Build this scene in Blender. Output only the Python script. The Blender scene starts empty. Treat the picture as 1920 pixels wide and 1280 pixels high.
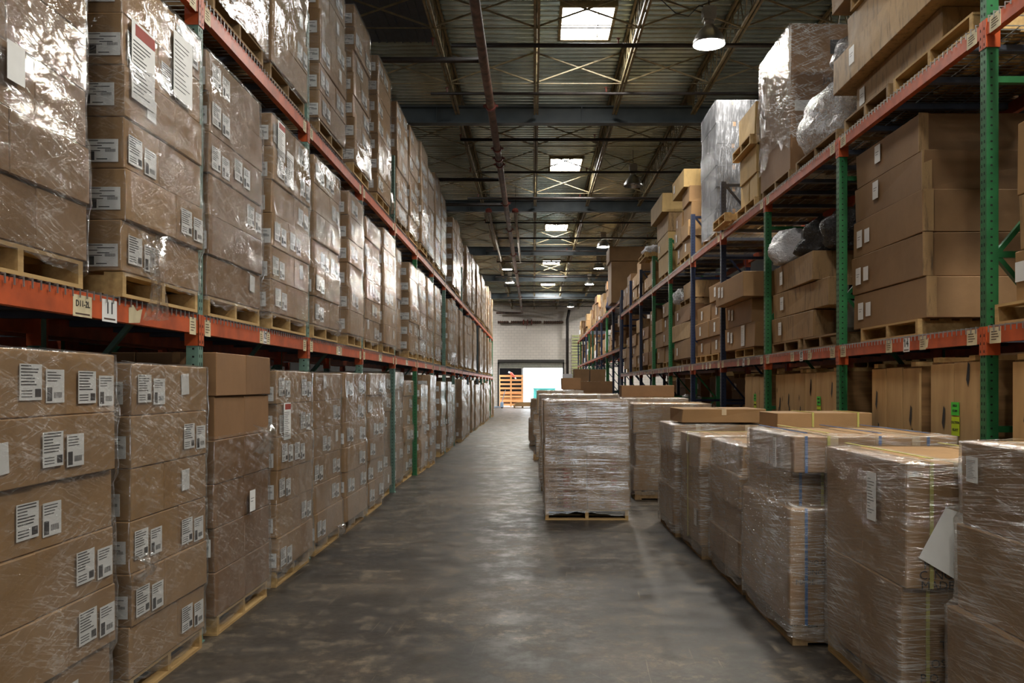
import bpy, math, random
from mathutils import Vector, Matrix, Euler
PI = math.pi
C = bpy.context.scene.collection
S = bpy.context.scene

# ------------------------------------------------------------ camera, world, exposure
FPX, H0 = 1640.0, 1.63
cd = bpy.data.cameras.new('camera'); cam = bpy.data.objects.new('camera', cd); C.objects.link(cam)
cam.location = (0, 0, H0); cam.rotation_euler = (PI/2, 0, 0)
cd.sensor_width = 36.0; cd.lens = FPX/1920*36.0
cd.shift_x = -40/1920; cd.shift_y = 81/1920; cd.clip_end = 400
S.camera = cam
S.view_settings.view_transform = 'Standard'; S.view_settings.look = 'None'
S.view_settings.gamma = 1; S.view_settings.use_curve_mapping = False
S.view_settings.exposure = -0.38
S.cycles.use_denoising = True
S.cycles.max_bounces = 6; S.cycles.diffuse_bounces = 3; S.cycles.glossy_bounces = 3
S.cycles.transparent_max_bounces = 14; S.cycles.transmission_bounces = 3
S.cycles.sample_clamp_indirect = 4.0; S.cycles.sample_clamp_direct = 0
S.cycles.caustics_reflective = False; S.cycles.caustics_refractive = False
w = bpy.data.worlds.new('world'); S.world = w; w.use_nodes = True
w.node_tree.nodes['Background'].inputs[0].default_value = (0.93, 0.97, 1.0, 1)
w.node_tree.nodes['Background'].inputs[1].default_value = 11.0

def light(name, typ, loc, rot, power, col, **k):
    d = bpy.data.lights.new(name, typ); d.energy = power; d.color = col
    for a, b in k.items(): setattr(d, a, b)
    o = bpy.data.objects.new(name, d); C.objects.link(o); o.location = loc; o.rotation_euler = rot
    return o
light('sun', 'SUN', (0, 80, 30), (math.radians(40), math.radians(-25), 0), 4.0, (1, .96, .9), angle=.01)
# daylight of the open dock door in the wall behind the camera
REAR_Y = -14.0
for nm, loc, rx, sx, sy in (('rear_door_portal', (3.82, REAR_Y+.02, 1.7), PI/2, 3.05, 3.4), ('far_door_portal', (-.15, 64.4, 1.42), -PI/2, 4.6, 2.85)):
    o = light(nm, 'AREA', loc, (rx, 0, 0), 1, (1, 1, 1), shape='RECTANGLE', size=sx, size_y=sy); o.data.cycles.is_portal = True
SKY = [(-4.8), 5.0, 14.8, 24.3, 34.0, 43.7, 53.4]
SKYPOW = 75
LAMPS = [(2.67, 13.3, 1), (2.6, 22.8, 0), (2.63, 32.9, 1), (2.92, 39.0, 1), (2.9, 45.2, 1), (2.48, 58.2, 1), (-1.17, 39.3, 1), (-1.2, 44.5, 1),
         (2.67, 3.9, 1), (-1.2, -4.5, 1), (2.7, -5.5, 1)]
LAMP_RAD = 850

# ------------------------------------------------------------ materials
def srgb(r, g, b):
    f = lambda c: (c/255/12.92) if c/255 <= .04045 else ((c/255+.055)/1.055)**2.4
    return (f(r), f(g), f(b), 1)
class NT:
    def __init__(s, name):
        s.m = bpy.data.materials.new(name); s.m.use_nodes = True; s.t = s.m.node_tree; s.n = s.t.nodes
        s.bsdf = s.n['Principled BSDF']; s.out = s.n['Material Output']
    def add(s, typ, **k):
        n = s.n.new(typ)
        for a, b in k.items():
            if a.startswith('i_'):
                key = a[2:]; key = int(key) if key.isdigit() else key.replace('_', ' ')
                n.inputs[key].default_value = b
            else: setattr(n, a, b)
        return n
    def l(s, a, b): s.t.links.new(a, b)
    def coords(s, scale=(1, 1, 1), rnd=True, rot=(0, 0, 0)):
        tc = s.add('ShaderNodeTexCoord'); mp = s.add('ShaderNodeMapping'); mp.inputs['Scale'].default_value = scale
        if any(rot):
            m0 = s.add('ShaderNodeMapping'); m0.inputs['Rotation'].default_value = rot; s.l(m0.outputs[0], mp.inputs['Vector']); tgt = m0
        else: tgt = mp
        if rnd:
            oi = s.add('ShaderNodeObjectInfo'); mu = s.add('ShaderNodeMath', operation='MULTIPLY', i_1=37.0)
            s.l(oi.outputs['Random'], mu.inputs[0])
            va = s.add('ShaderNodeVectorMath', operation='ADD'); s.l(tc.outputs['Object'], va.inputs[0]); s.l(mu.outputs[0], va.inputs[1])
            s.l(va.outputs[0], tgt.inputs['Vector'])
        else: s.l(tc.outputs['Object'], tgt.inputs['Vector'])
        return mp.outputs[0]
    def noise(s, vec, scale, detail=3, rough=.5):
        n = s.add('ShaderNodeTexNoise'); n.inputs['Scale'].default_value = scale; n.inputs['Detail'].default_value = detail
        n.inputs['Roughness'].default_value = rough; s.l(vec, n.inputs['Vector']); return n.outputs['Fac']
    def ramp(s, fac, stops):
        r = s.add('ShaderNodeValToRGB'); e = r.color_ramp.elements
        while len(e) < len(stops): e.new(.5)
        for k, (p, c) in enumerate(stops): e[k].position = p; e[k].color = c if len(c) == 4 else (*c, 1)
        s.l(fac, r.inputs[0]); return r.outputs[0]
    def mixc(s, fac, a, b, mode='MIX'):
        m = s.add('ShaderNodeMix', data_type='RGBA', blend_type=mode)
        for sock, v in ((m.inputs[0], fac), (m.inputs[6], a), (m.inputs[7], b)):
            if hasattr(v, 'links'): s.l(v, sock)
            else: sock.default_value = v
        return m.outputs[2]
    def math(s, op, a, b=0.0, c=None, clamp=False):
        m = s.add('ShaderNodeMath', operation=op, use_clamp=clamp)
        for sock, v in zip(m.inputs, (a, b, c)):
            if v is None: continue
            if hasattr(v, 'links'): s.l(v, sock)
            else: sock.default_value = v
        return m.outputs[0]
    def bump(s, h, strength=.3, dist=.01, normal=None):
        b = s.add('ShaderNodeBump'); b.inputs['Strength'].default_value = strength; b.inputs['Distance'].default_value = dist
        s.l(h, b.inputs['Height'])
        if normal is not None: s.l(normal, b.inputs['Normal'])
        return b.outputs[0]

def plain(name, col, rough=.6, metal=0, var=.12, bumpv=0.0, spec=.4, scale=8):
    t = NT(name); b = t.bsdf; v = t.coords()
    n = t.noise(v, scale, 4)
    dark = tuple(c*(1-var*1.6) for c in col[:3])+(1,); lite = tuple(min(1, c*(1+var)) for c in col[:3])+(1,)
    t.l(t.ramp(n, [(.3, dark), (.7, lite)]), b.inputs['Base Color'])
    b.inputs['Roughness'].default_value = rough; b.inputs['Metallic'].default_value = metal; b.inputs['Specular IOR Level'].default_value = spec
    if bumpv: t.l(t.bump(t.noise(v, 60, 3), bumpv, .004), b.inputs['Normal'])
    return t.m
def cardboard(name, c1, c2, dirt=0.0):
    t = NT(name); b = t.bsdf; v = t.coords()
    oi = t.add('ShaderNodeObjectInfo')
    base = t.ramp(oi.outputs['Random'], [(0, c1), (1, c2)])
    big = t.noise(v, 2.5, 4, .6)
    col = t.mixc(t.ramp(big, [(.35, (0, 0, 0)), (.7, (1, 1, 1))]), base, t.mixc(.22, base, (.035, .02, .012, 1)))
    fib = t.noise(t.coords((1, 1, 14)), 40, 2)
    col = t.mixc(t.math('MULTIPLY', fib, .16), col, (.03, .018, .01, 1))
    if dirt:
        st = t.noise(t.coords((6, 6, 1.2)), 3, 5, .7)
        col = t.mixc(t.ramp(st, [(.5, (0, 0, 0)), (.72, (dirt, dirt, dirt))]), col, (.03, .026, .022, 1))
    t.l(col, b.inputs['Base Color']); b.inputs['Roughness'].default_value = .62; b.inputs['Specular IOR Level'].default_value = .3
    h = t.math('ADD', t.noise(v, 3.0, 3), t.math('MULTIPLY', t.noise(v, 90, 2), .05))
    t.l(t.bump(h, .35, .02), b.inputs['Normal'])
    return t.m
def wood(name, c1, c2, rough=.7, along=2, knots=False, sc0=26):
    t = NT(name); b = t.bsdf
    sc = [sc0]*3; sc[along] = 1.6
    v = t.coords(tuple(sc)); n = t.noise(v, 1.0, 5, .6); n2 = t.noise(t.coords(), 2.0, 3)
    col = t.ramp(n, [(.3, c1), (.65, c2)])
    col = t.mixc(t.math('MULTIPLY', n2, .35), col, tuple(c*.55 for c in c1[:3])+(1,))
    if knots:
        vo = t.add('ShaderNodeTexVoronoi'); sc2 = [5, 5, 5]; sc2[along] = 2.2; t.l(t.coords(tuple(sc2)), vo.inputs['Vector']); vo.inputs['Scale'].default_value = 1.1
        col = t.mixc(t.ramp(vo.outputs['Distance'], [(.05, (1, 1, 1)), (.13, (0, 0, 0))]), col, (.02, .012, .007, 1))
    t.l(col, b.inputs['Base Color']); b.inputs['Roughness'].default_value = rough; b.inputs['Specular IOR Level'].default_value = .25
    t.l(t.bump(n, .25, .004), b.inputs['Normal'])
    return t.m
def film(name, haze=.06, dirs=((1.2, 1.2, 9, .5, .3), (1.0, 1.0, 12, -.35, -.3)), crease=.5, amt=1.0, rough=.12, tint=(.9, .88, .85, 1), slack=1.0, slack_scale=2.6, line=.02, veil=.35):
    """clear film: slack folds in the normals, thin stretch creases that catch light and look milky. dirs = scale x, y, z and tilt about x, y of each crease layer"""
    t = NT(name); t.n.remove(t.bsdf)
    v = t.coords(); und = t.noise(v, slack_scale, 4, .55)
    h = t.math('MULTIPLY', und, slack); lines = None
    for k, (sx, sy, sz, rx, ry) in enumerate(dirs):
        n = t.noise(t.coords((sx, sy, sz), rot=(rx, ry, 0)), 2.0, 5, .62)
        d = t.math('ABSOLUTE', t.math('SUBTRACT', n, .5+.03*k))
        ln = t.math('SUBTRACT', 1.0, t.math('DIVIDE', d, line*(1+.5*k)), clamp=True)
        h = t.math('ADD', h, t.math('MULTIPLY', n, crease*.25)); h = t.math('ADD', h, t.math('MULTIPLY', ln, crease*.045))
        lines = ln if lines is None else t.math('MAXIMUM', lines, ln)
    nrm = t.bump(h, 1.0, .03)
    fr = t.add('ShaderNodeFresnel'); fr.inputs['IOR'].default_value = 1.55; t.l(nrm, fr.inputs['Normal'])
    fac = t.math('MINIMUM', t.math('MULTIPLY', fr.outputs[0], amt), .38)
    gl = t.add('ShaderNodeBsdfGlossy'); gl.inputs['Roughness'].default_value = rough; gl.inputs['Color'].default_value = (1, 1, 1, 1); t.l(nrm, gl.inputs['Normal'])
    tr = t.add('ShaderNodeBsdfTransparent'); tr.inputs['Color'].default_value = (.97, .97, .97, 1)
    di = t.add('ShaderNodeBsdfDiffuse'); di.inputs['Color'].default_value = tint
    m1 = t.add('ShaderNodeMixShader'); t.l(tr.outputs[0], m1.inputs[1]); t.l(di.outputs[0], m1.inputs[2])
    pt = t.ramp(t.noise(v, 1.7, 4, .6), [(.36, (.12,)*3), (.66, (1.3,)*3)])
    hz = t.math('ADD', haze*veil, t.math('MULTIPLY', lines, haze*3.2))  # thin film highlights put into the diffuse colour along the creases
    t.l(t.math('MULTIPLY', hz, pt, clamp=True), m1.inputs[0])
    m2 = t.add('ShaderNodeMixShader'); t.l(fac, m2.inputs[0]); t.l(m1.outputs[0], m2.inputs[1]); t.l(gl.outputs[0], m2.inputs[2])
    t.l(m2.outputs[0], t.out.inputs[0])
    return t.m
def emit(name, col, s):
    t = NT(name); b = t.bsdf; b.inputs['Base Color'].default_value = col
    b.inputs['Emission Color'].default_value = col; b.inputs['Emission Strength'].default_value = s
    return t.m

M = {}
M['card'] = cardboard('cardboard', srgb(152, 117, 78), srgb(168, 133, 92))
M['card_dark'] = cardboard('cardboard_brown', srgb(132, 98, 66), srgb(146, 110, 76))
M['card_red'] = cardboard('cardboard_reddish', srgb(136, 105, 73), srgb(147, 115, 81))
M['card_old'] = cardboard('cardboard_soiled', srgb(160, 128, 90), srgb(184, 152, 108), .7)
M['card_yellow'] = cardboard('cardboard_yellowish', srgb(186, 154, 98), srgb(196, 166, 112), .25)
M['tape'] = plain('packing_tape', srgb(158, 122, 84), .25, spec=.6)
M['tape_clear'] = plain('clear_tape', srgb(196, 176, 146), .2, spec=.7)
M['paper'] = plain('label_paper', srgb(222, 222, 220), .5, var=.04)
M['ink'] = plain('ink', srgb(40, 40, 44), .6)
M['ink_soft'] = plain('faint_print', srgb(72, 52, 40), .7)
M['ink_red'] = plain('red_print', srgb(150, 62, 52), .6)
M['cream'] = plain('location_tag_paper', srgb(205, 192, 158), .55, var=.15)
M['pallet'] = wood('pallet_wood', srgb(162, 130, 86), srgb(196, 164, 112), along=0)
M['pallet_old'] = wood('pallet_wood_worn', srgb(126, 100, 70), srgb(160, 132, 94), along=0)
M['plywood'] = wood('plywood', srgb(176, 142, 98), srgb(200, 166, 118), along=2, knots=True, sc0=9)
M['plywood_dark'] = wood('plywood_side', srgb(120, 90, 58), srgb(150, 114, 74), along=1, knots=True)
M['pine'] = wood('pine_rail', srgb(196, 140, 92), srgb(226, 172, 118), along=0)
M['film'] = film('stretch_film', .075, amt=.95, rough=.075, slack=.6, line=.011, crease=.32, veil=.6)
M['film_far'] = film('stretch_film_bright', .08, amt=.95, rough=.12, slack=1.3, slack_scale=4.5, dirs=((6, 6, 1.5, .2, .1), (2, 2, 8, -.3, .3)), crease=.9)
M['film_heavy'] = film('stretch_film_heavy', .19, amt=1.15, rough=.13, slack=.22, dirs=((.5, .5, 22, .14, -.18), (.4, .4, 30, -.06, .1)), crease=.8, veil=.5)
M['film_crease'] = film('stretch_film_creased', .12, amt=3.4, rough=.09, slack=0.0, dirs=((.06, .06, 9, .0, .02), (.08, .08, 17, 0, -.02)), crease=.35, veil=.5)
M['film_grey'] = film('stretch_film_grey', .24, amt=.6, rough=.2, dirs=((20, 20, .5, 0, 0), (9, 9, .4, .1, .1)), crease=.6, slack=.5, tint=(.3, .31, .34, 1), veil=.8)
M['film_torn'] = film('torn_film', .14, amt=.5, rough=.12, slack=.8, crease=.6, veil=.4)
M['bubble'] = film('bubble_wrap', .3, amt=1.5, rough=.16, dirs=((12, 12, 12, 0, 0), (5, 5, 7, .3, .3)), crease=2.0, slack=2.0, tint=(.8, .82, .86, 1), veil=.8)
def crinkle(name, col, rough, spec):
    t = NT(name); b = t.bsdf; b.inputs['Base Color'].default_value = col; b.inputs['Roughness'].default_value = rough; b.inputs['Specular IOR Level'].default_value = spec
    v = t.coords(); n = t.math('ABSOLUTE', t.math('SUBTRACT', t.noise(v, 7, 5, .6), .5)); n2 = t.math('ABSOLUTE', t.math('SUBTRACT', t.noise(v, 16, 4, .6), .5))
    t.l(t.bump(t.math('ADD', n, t.math('MULTIPLY', n2, .5)), 1.0, .09), b.inputs['Normal']); return t.m
M['white_bag'] = crinkle('white_plastic', srgb(190, 190, 194), .3, .6)
M['black_bag'] = crinkle('black_plastic', srgb(24, 24, 26), .2, .7)
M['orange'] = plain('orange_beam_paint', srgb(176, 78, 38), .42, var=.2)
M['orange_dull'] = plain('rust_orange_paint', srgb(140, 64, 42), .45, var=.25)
M['teal'] = plain('teal_post_paint', srgb(98, 128, 116), .45, var=.15)
M['green'] = plain('green_post_paint', srgb(38, 96, 56), .38, var=.15)
M['dkgreen'] = plain('dark_green_paint', srgb(30, 78, 58), .4, var=.15)
M['blue'] = plain('navy_post_paint', srgb(28, 38, 64), .4, var=.15)
M['slate'] = plain('slate_post_paint', srgb(72, 88, 94), .4, var=.15)
M['hole'] = plain('post_hole', (.004, .004, .004, 1), .9)
M['grey_goods'] = plain('grey_cover', srgb(66, 66, 70), .6)
M['wire'] = plain('galvanized_wire', srgb(150, 150, 148), .35, metal=.7)
M['support'] = plain('deck_support', srgb(92, 98, 112), .45, metal=.3)
M['alu'] = plain('spun_aluminium', srgb(200, 200, 200), .28, metal=.95)
M['ballast'] = plain('ballast_housing', srgb(170, 170, 165), .5)
M['rubber'] = plain('black_rubber', srgb(22, 22, 24), .6)
M['joist'] = plain('joist_paint', srgb(134, 122, 92), .55, var=.25)
M['girder'] = plain('girder_paint', srgb(82, 92, 98), .5, var=.15, scale=3)
M['rust'] = plain('rusty_pipe', srgb(88, 64, 52), .55, var=.45, scale=6)
M['steel'] = plain('steel_pipe', srgb(166, 160, 152), .32, metal=.7, var=.3)
M['dkpipe'] = plain('black_iron_pipe', srgb(48, 42, 40), .5, var=.3)
M['redfit'] = plain('red_fitting', srgb(104, 46, 38), .5)
M['whitebox'] = plain('white_carton', srgb(214, 216, 222), .55, var=.05)
M['tealbin'] = plain('teal_bin_plastic', srgb(70, 160, 160), .5)
M['jack'] = plain('pale_blue_paint', srgb(150, 176, 206), .35)
M['strap_blue'] = plain('blue_strap', srgb(52, 96, 150), .35)
M['strap_yellow'] = plain('yellow_strap', srgb(190, 184, 104), .35)
M['strap_black'] = plain('black_strap', srgb(30, 30, 32), .35)
M['neon_green'] = plain('green_sticker', srgb(70, 200, 60), .5, var=.03)
M['neon_yellow'] = plain('yellow_sticker', srgb(198, 222, 40), .5, var=.03)
M['red'] = plain('red_cloth', srgb(196, 86, 70), .6)
M['trailer'] = plain('dark_container', srgb(34, 36, 44), .6)
M['navycloth'] = plain('navy_cloth', srgb(28, 32, 56), .8)
M['foam'] = plain('grey_foam_sheet', srgb(176, 176, 172), .8)
M['amber'] = plain('amber_roll', srgb(206, 158, 76), .5)
M['louver'] = plain('yellow_green_slat', srgb(190, 196, 140), .5)
M['curtain'] = plain('roll_door_slats', srgb(176, 178, 170), .35, metal=.5)
M['dark'] = plain('dark_steel', srgb(58, 56, 54), .5)
M['roofdark'] = plain('dark_roof_panel', srgb(70, 80, 96), .5)

M['lamp_lens'] = emit('lamp_lens', (1, .95, .84, 1), LAMP_RAD)
def mat_deck():
    t = NT('galvanized_deck'); b = t.bsdf; v = t.coords((1, .25, 1), rnd=False)
    n = t.noise(v, 1.3, 5, .65)
    t.l(t.ramp(n, [(.3, srgb(160, 172, 160)), (.7, srgb(212, 222, 212))]), b.inputs['Base Color'])
    b.inputs['Metallic'].default_value = .72; b.inputs['Roughness'].default_value = .24
    return t.m
M['deck'] = mat_deck()
def mat_floor():
    t = NT('worn_concrete'); b = t.bsdf; v = t.coords(rnd=False)
    n1 = t.noise(v, .55, 6, .62); n2 = t.noise(v, 3.2, 6, .7); n3 = t.noise(v, 22, 5, .7)
    col = t.ramp(n1, [(.36, srgb(38, 35, 33)), (.5, srgb(58, 53, 47)), (.64, srgb(84, 75, 65))])
    col = t.mixc(t.ramp(n2, [(.54, (0, 0, 0)), (.66, (.6, .6, .6))]), col, srgb(118, 104, 86))
    col = t.mixc(t.math('MULTIPLY', t.ramp(n3, [(.42, (0, 0, 0)), (.62, (1, 1, 1))]), .45), col, srgb(36, 33, 31))
    n4 = t.noise(v, 7.5, 9, .78)
    col = t.mixc(t.math('MULTIPLY', t.ramp(n4, [(.53, (0, 0, 0)), (.58, (.5, .5, .5))]), t.ramp(t.noise(v, 1.1, 3), [(.42, (0, 0, 0)), (.6, (1, 1, 1))])), col, srgb(124, 110, 90))
    # scratches left by pallets and forklift tyres
    for sc, rot, amt in (((40, .9, 1), .06, .7), ((48, 1.4, 1), -.5, .35), ((1.2, 70, 1), .3, .3), ((9, .25, 1), .02, .3)):
        s = t.noise(t.coords(sc, rnd=False, rot=(0, 0, rot)), 1.0, 3, .6)
        gate = t.ramp(t.noise(v, 1.7, 3), [(.5, (0, 0, 0)), (.62, (1, 1, 1))])
        col = t.mixc(t.math('MULTIPLY', t.ramp(s, [(.66, (0, 0, 0)), (.72, (amt,)*3)]), gate), col, srgb(150, 138, 118))
    t.l(col, b.inputs['Base Color'])
    t.l(t.ramp(n2, [(.35, (.3,)*3), (.65, (.58,)*3)]), b.inputs['Roughness']); b.inputs['Specular IOR Level'].default_value = .38
    t.l(t.bump(t.math('ADD', n2, t.math('MULTIPLY', n3, .3)), .22, .006), b.inputs['Normal'])
    return t.m
M['floor'] = mat_floor()
def mat_block(c, name):
    t = NT(name); b = t.bsdf
    tc = t.add('ShaderNodeTexCoord'); sp = t.add('ShaderNodeSeparateXYZ'); cb = t.add('ShaderNodeCombineXYZ')
    t.l(tc.outputs['Object'], sp.inputs[0]); t.l(sp.outputs[0], cb.inputs[0]); t.l(sp.outputs[2], cb.inputs[1])
    br = t.add('ShaderNodeTexBrick'); br.inputs['Scale'].default_value = 1.0; br.inputs['Brick Width'].default_value = .4; br.inputs['Row Height'].default_value = .2
    br.inputs['Mortar Size'].default_value = .012; t.l(cb.outputs[0], br.inputs['Vector'])
    br.inputs['Color1'].default_value = c; br.inputs['Color2'].default_value = tuple(x*.93 for x in c[:3])+(1,); br.inputs['Mortar'].default_value = tuple(x*.72 for x in c[:3])+(1,)
    n = t.noise(t.coords(rnd=False), .8, 4)
    t.l(t.mixc(t.math('MULTIPLY', n, .25), br.outputs['Color'], tuple(x*.6 for x in c[:3])+(1,)), b.inputs['Base Color']); b.inputs['Roughness'].default_value = .7
    return t.m
M['block'] = mat_block(srgb(236, 228, 220), 'painted_block')
M['block_dark'] = plain('unlit_wall', srgb(44, 42, 40), .8)  # dark colour puts in the darkness wanted behind the racks
M['yard'] = plain('yard_concrete', srgb(190, 188, 184), .8, scale=1)

# ------------------------------------------------------------ mesh builder
class MB:
    def __init__(s): s.v = []; s.f = []; s.m = []
    def poly(s, pts, m=0):
        k = len(s.v); s.v += [tuple(p) for p in pts]; s.f.append(tuple(range(k, k+len(pts)))); s.m.append(m)
    def box(s, x0, y0, z0, x1, y1, z1, m=0, mx=None, jit=None):
        k = len(s.v)
        P = [(x0, y0, z0), (x1, y0, z0), (x1, y1, z0), (x0, y1, z0), (x0, y0, z1), (x1, y0, z1), (x1, y1, z1), (x0, y1, z1)]
        if jit: P = [tuple(c+random.uniform(-jit, jit) for c in p) for p in P]
        if mx is not None: P = [tuple(mx @ Vector(p)) for p in P]
        s.v += P
        for q in ((3, 2, 1, 0), (4, 5, 6, 7), (0, 1, 5, 4), (1, 2, 6, 5), (2, 3, 7, 6), (3, 0, 4, 7)):
            s.f.append(tuple(k+i for i in q)); s.m.append(m)
        return s
    def cbox(s, x0, y0, z0, x1, y1, z1, b=.006, m=0, jit=0.0, rnd=None):
        """box with chamfered edges; corners may be pushed a little"""
        k = len(s.v); xs, ys, zs = (x0, x1), (y0, y1), (z0, z1); idx = {}
        for i in (0, 1):
            for j in (0, 1):
                for l in (0, 1):
                    d = [rnd.uniform(-jit, jit) if rnd and jit else 0 for _ in range(3)]
                    if l == 0: d[2] = 0
                    sx, sy, sz = (1, -1)[i], (1, -1)[j], (1, -1)[l]
                    px, py, pz = xs[i]+d[0], ys[j]+d[1], zs[l]-abs(d[2])*.4
                    idx[i, j, l] = len(s.v)
                    s.v += [(px, py+sy*b, pz+sz*b), (px+sx*b, py, pz+sz*b), (px+sx*b, py+sy*b, pz)]
        def F(*q): s.f.append(tuple(q)); s.m.append(m)
        g = lambda i, j, l, a: idx[i, j, l]+a
        F(g(0,0,0,0), g(0,0,1,0), g(0,1,1,0), g(0,1,0,0)); F(g(1,0,0,0), g(1,1,0,0), g(1,1,1,0), g(1,0,1,0))
        F(g(0,0,0,1), g(1,0,0,1), g(1,0,1,1), g(0,0,1,1)); F(g(0,1,0,1), g(0,1,1,1), g(1,1,1,1), g(1,1,0,1))
        F(g(0,0,0,2), g(0,1,0,2), g(1,1,0,2), g(1,0,0,2)); F(g(0,0,1,2), g(1,0,1,2), g(1,1,1,2), g(0,1,1,2))
        for l in (0, 1):
            for j in (0, 1): a, b2 = (g(0,j,l,1), g(1,j,l,1)), (g(1,j,l,2), g(0,j,l,2)); F(*(a+b2) if (j == 1) == (l == 1) else (a+b2)[::-1])
            for i in (0, 1): a, b2 = (g(i,0,l,0), g(i,1,l,0)), (g(i,1,l,2), g(i,0,l,2)); F(*(a+b2) if (i == 0) == (l == 1) else (a+b2)[::-1])
        for i in (0, 1):
            for j in (0, 1): a, b2 = (g(i,j,0,0), g(i,j,1,0)), (g(i,j,1,1), g(i,j,0,1)); F(*(a+b2) if (i == j) else (a+b2)[::-1])
            for j in (0, 1):
                for l in (0, 1):
                    q = (g(i,j,l,0), g(i,j,l,1), g(i,j,l,2)); F(*(q if (i+j+l) % 2 == 0 else q[::-1]))
        return s
    def bar(s, p0, p1, wx, wz, m=0, up=(0, 0, 1)):
        p0, p1 = Vector(p0), Vector(p1); d = p1-p0; L = d.length
        if L < 1e-6: return s
        y = d.normalized(); u = Vector(up)
        if abs(y.dot(u)) > .99: u = Vector((1, 0, 0))
        x = y.cross(u).normalized(); z = x.cross(y)
        mx = Matrix((x, y, z)).transposed().to_4x4(); mx.translation = p0
        return s.box(-wx/2, 0, -wz/2, wx/2, L, wz/2, m, mx)
    def tube(s, pts, r, n=8, m=0, caps=True):
        pts = [Vector(p) for p in pts]; k0 = len(s.v); R = []
        for i, p in enumerate(pts):
            d = (pts[min(i+1, len(pts)-1)]-pts[max(i-1, 0)]).normalized()
            u = Vector((0, 0, 1)) if abs(d.z) < .95 else Vector((1, 0, 0))
            a = d.cross(u).normalized(); b = a.cross(d)
            rr = r[i] if isinstance(r, (list, tuple)) else r
            R.append(len(s.v))
            for j in range(n): t = 2*PI*j/n; s.v.append(tuple(p+a*math.cos(t)*rr+b*math.sin(t)*rr))
        for i in range(len(pts)-1):
            for j in range(n):
                s.f.append((R[i]+j, R[i]+(j+1) % n, R[i+1]+(j+1) % n, R[i+1]+j)); s.m.append(m)
        if caps: s.f.append(tuple(R[0]+j for j in range(n))[::-1]); s.m.append(m); s.f.append(tuple(R[-1]+j for j in range(n))); s.m.append(m)
        return s
    def lathe(s, prof, c=(0, 0, 0), n=24, m=0):
        R = []
        for r, z in prof:
            R.append(len(s.v))
            for j in range(n): t = 2*PI*j/n; s.v.append((c[0]+r*math.cos(t), c[1]+r*math.sin(t), c[2]+z))
        for i in range(len(prof)-1):
            for j in range(n): s.f.append((R[i]+j, R[i]+(j+1) % n, R[i+1]+(j+1) % n, R[i+1]+j)); s.m.append(m)
        return s
    def mesh(s, name, mats, smooth=False):
        me = bpy.data.meshes.new(name); me.from_pydata(s.v, [], s.f); me.update()
        for mm in (mats if isinstance(mats, (list, tuple)) else [mats]): me.materials.append(M[mm] if isinstance(mm, str) else mm)
        me.polygons.foreach_set('material_index', s.m)
        if smooth: me.polygons.foreach_set('use_smooth', [True]*len(s.f))
        return me
    def build(s, name, mats, parent=None, loc=(0, 0, 0), rot=(0, 0, 0), smooth=False):
        return put(name, s.mesh(name, mats, smooth), parent, loc, rot)
def put(name, me, parent=None, loc=(0, 0, 0), rot=(0, 0, 0)):
    o = bpy.data.objects.new(name, me); C.objects.link(o); o.location = loc; o.rotation_euler = rot
    if parent is not None: o.parent = parent
    return o
def tag(o, label, cat, group=None, kind=None):
    o['label'] = label; o['category'] = cat
    if group: o['group'] = group
    if kind: o['kind'] = kind
    return o
def struct(name, mb, mats, **k):
    o = mb.build(name, mats, **k); o['kind'] = 'structure'; return o
def thing(name, label, cat, loc=(0, 0, 0), rz=0, group=None):
    o = bpy.data.objects.new(name, None); o.empty_display_size = .2; C.objects.link(o)
    o.location = loc; o.rotation_euler = (0, 0, rz); return tag(o, label, cat, group)
def copy_tree(o, parent=None):
    c = o.copy(); C.objects.link(c)
    if parent is not None: c.parent = parent
    for ch in KIDS.get(o.name, []): copy_tree(ch, c)
    return c
KIDS = {}
ORD = ['first', 'second', 'third', 'fourth', 'fifth', 'sixth', 'seventh', 'eighth', 'ninth', 'tenth', 'eleventh', 'twelfth', 'thirteenth', 'fourteenth', 'fifteenth', 'sixteenth',
       'seventeenth', 'eighteenth', 'nineteenth', 'twentieth', 'twenty-first', 'twenty-second', 'twenty-third', 'twenty-fourth', 'twenty-fifth', 'twenty-sixth', 'twenty-seventh', 'twenty-eighth', 'twenty-ninth', 'thirtieth',
       'thirty-first', 'thirty-second', 'thirty-third', 'thirty-fourth', 'thirty-fifth', 'thirty-sixth', 'thirty-seventh', 'thirty-eighth', 'thirty-ninth', 'fortieth']
_tx = {}
def text_mesh(txt, size, mat, ext=.0008):
    k = (txt, size, mat)
    if k not in _tx:
        cu = bpy.data.curves.new('lettering', 'FONT'); cu.body = txt; cu.size = size; cu.align_x = 'CENTER'; cu.align_y = 'CENTER'; cu.extrude = ext; cu.resolution_u = 2
        o = bpy.data.objects.new('lettering', cu); me = bpy.data.meshes.new_from_object(o); bpy.data.objects.remove(o)
        me.materials.clear(); me.materials.append(M[mat]); _tx[k] = me
    return _tx[k]
def text(txt, size, mat, parent, loc, face='-y', name='lettering', tilt=0, sc=(1, 1, 1)):
    rz = {'-y': 0, '+x': PI/2, '-x': -PI/2, '+y': PI}[face]
    o = put(name, text_mesh(txt, size, mat), parent, loc)
    o.rotation_euler = (Euler((PI/2, 0, rz)).to_matrix() @ Matrix.Rotation(tilt, 3, 'Z')).to_euler(); o.scale = sc
    return o

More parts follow.
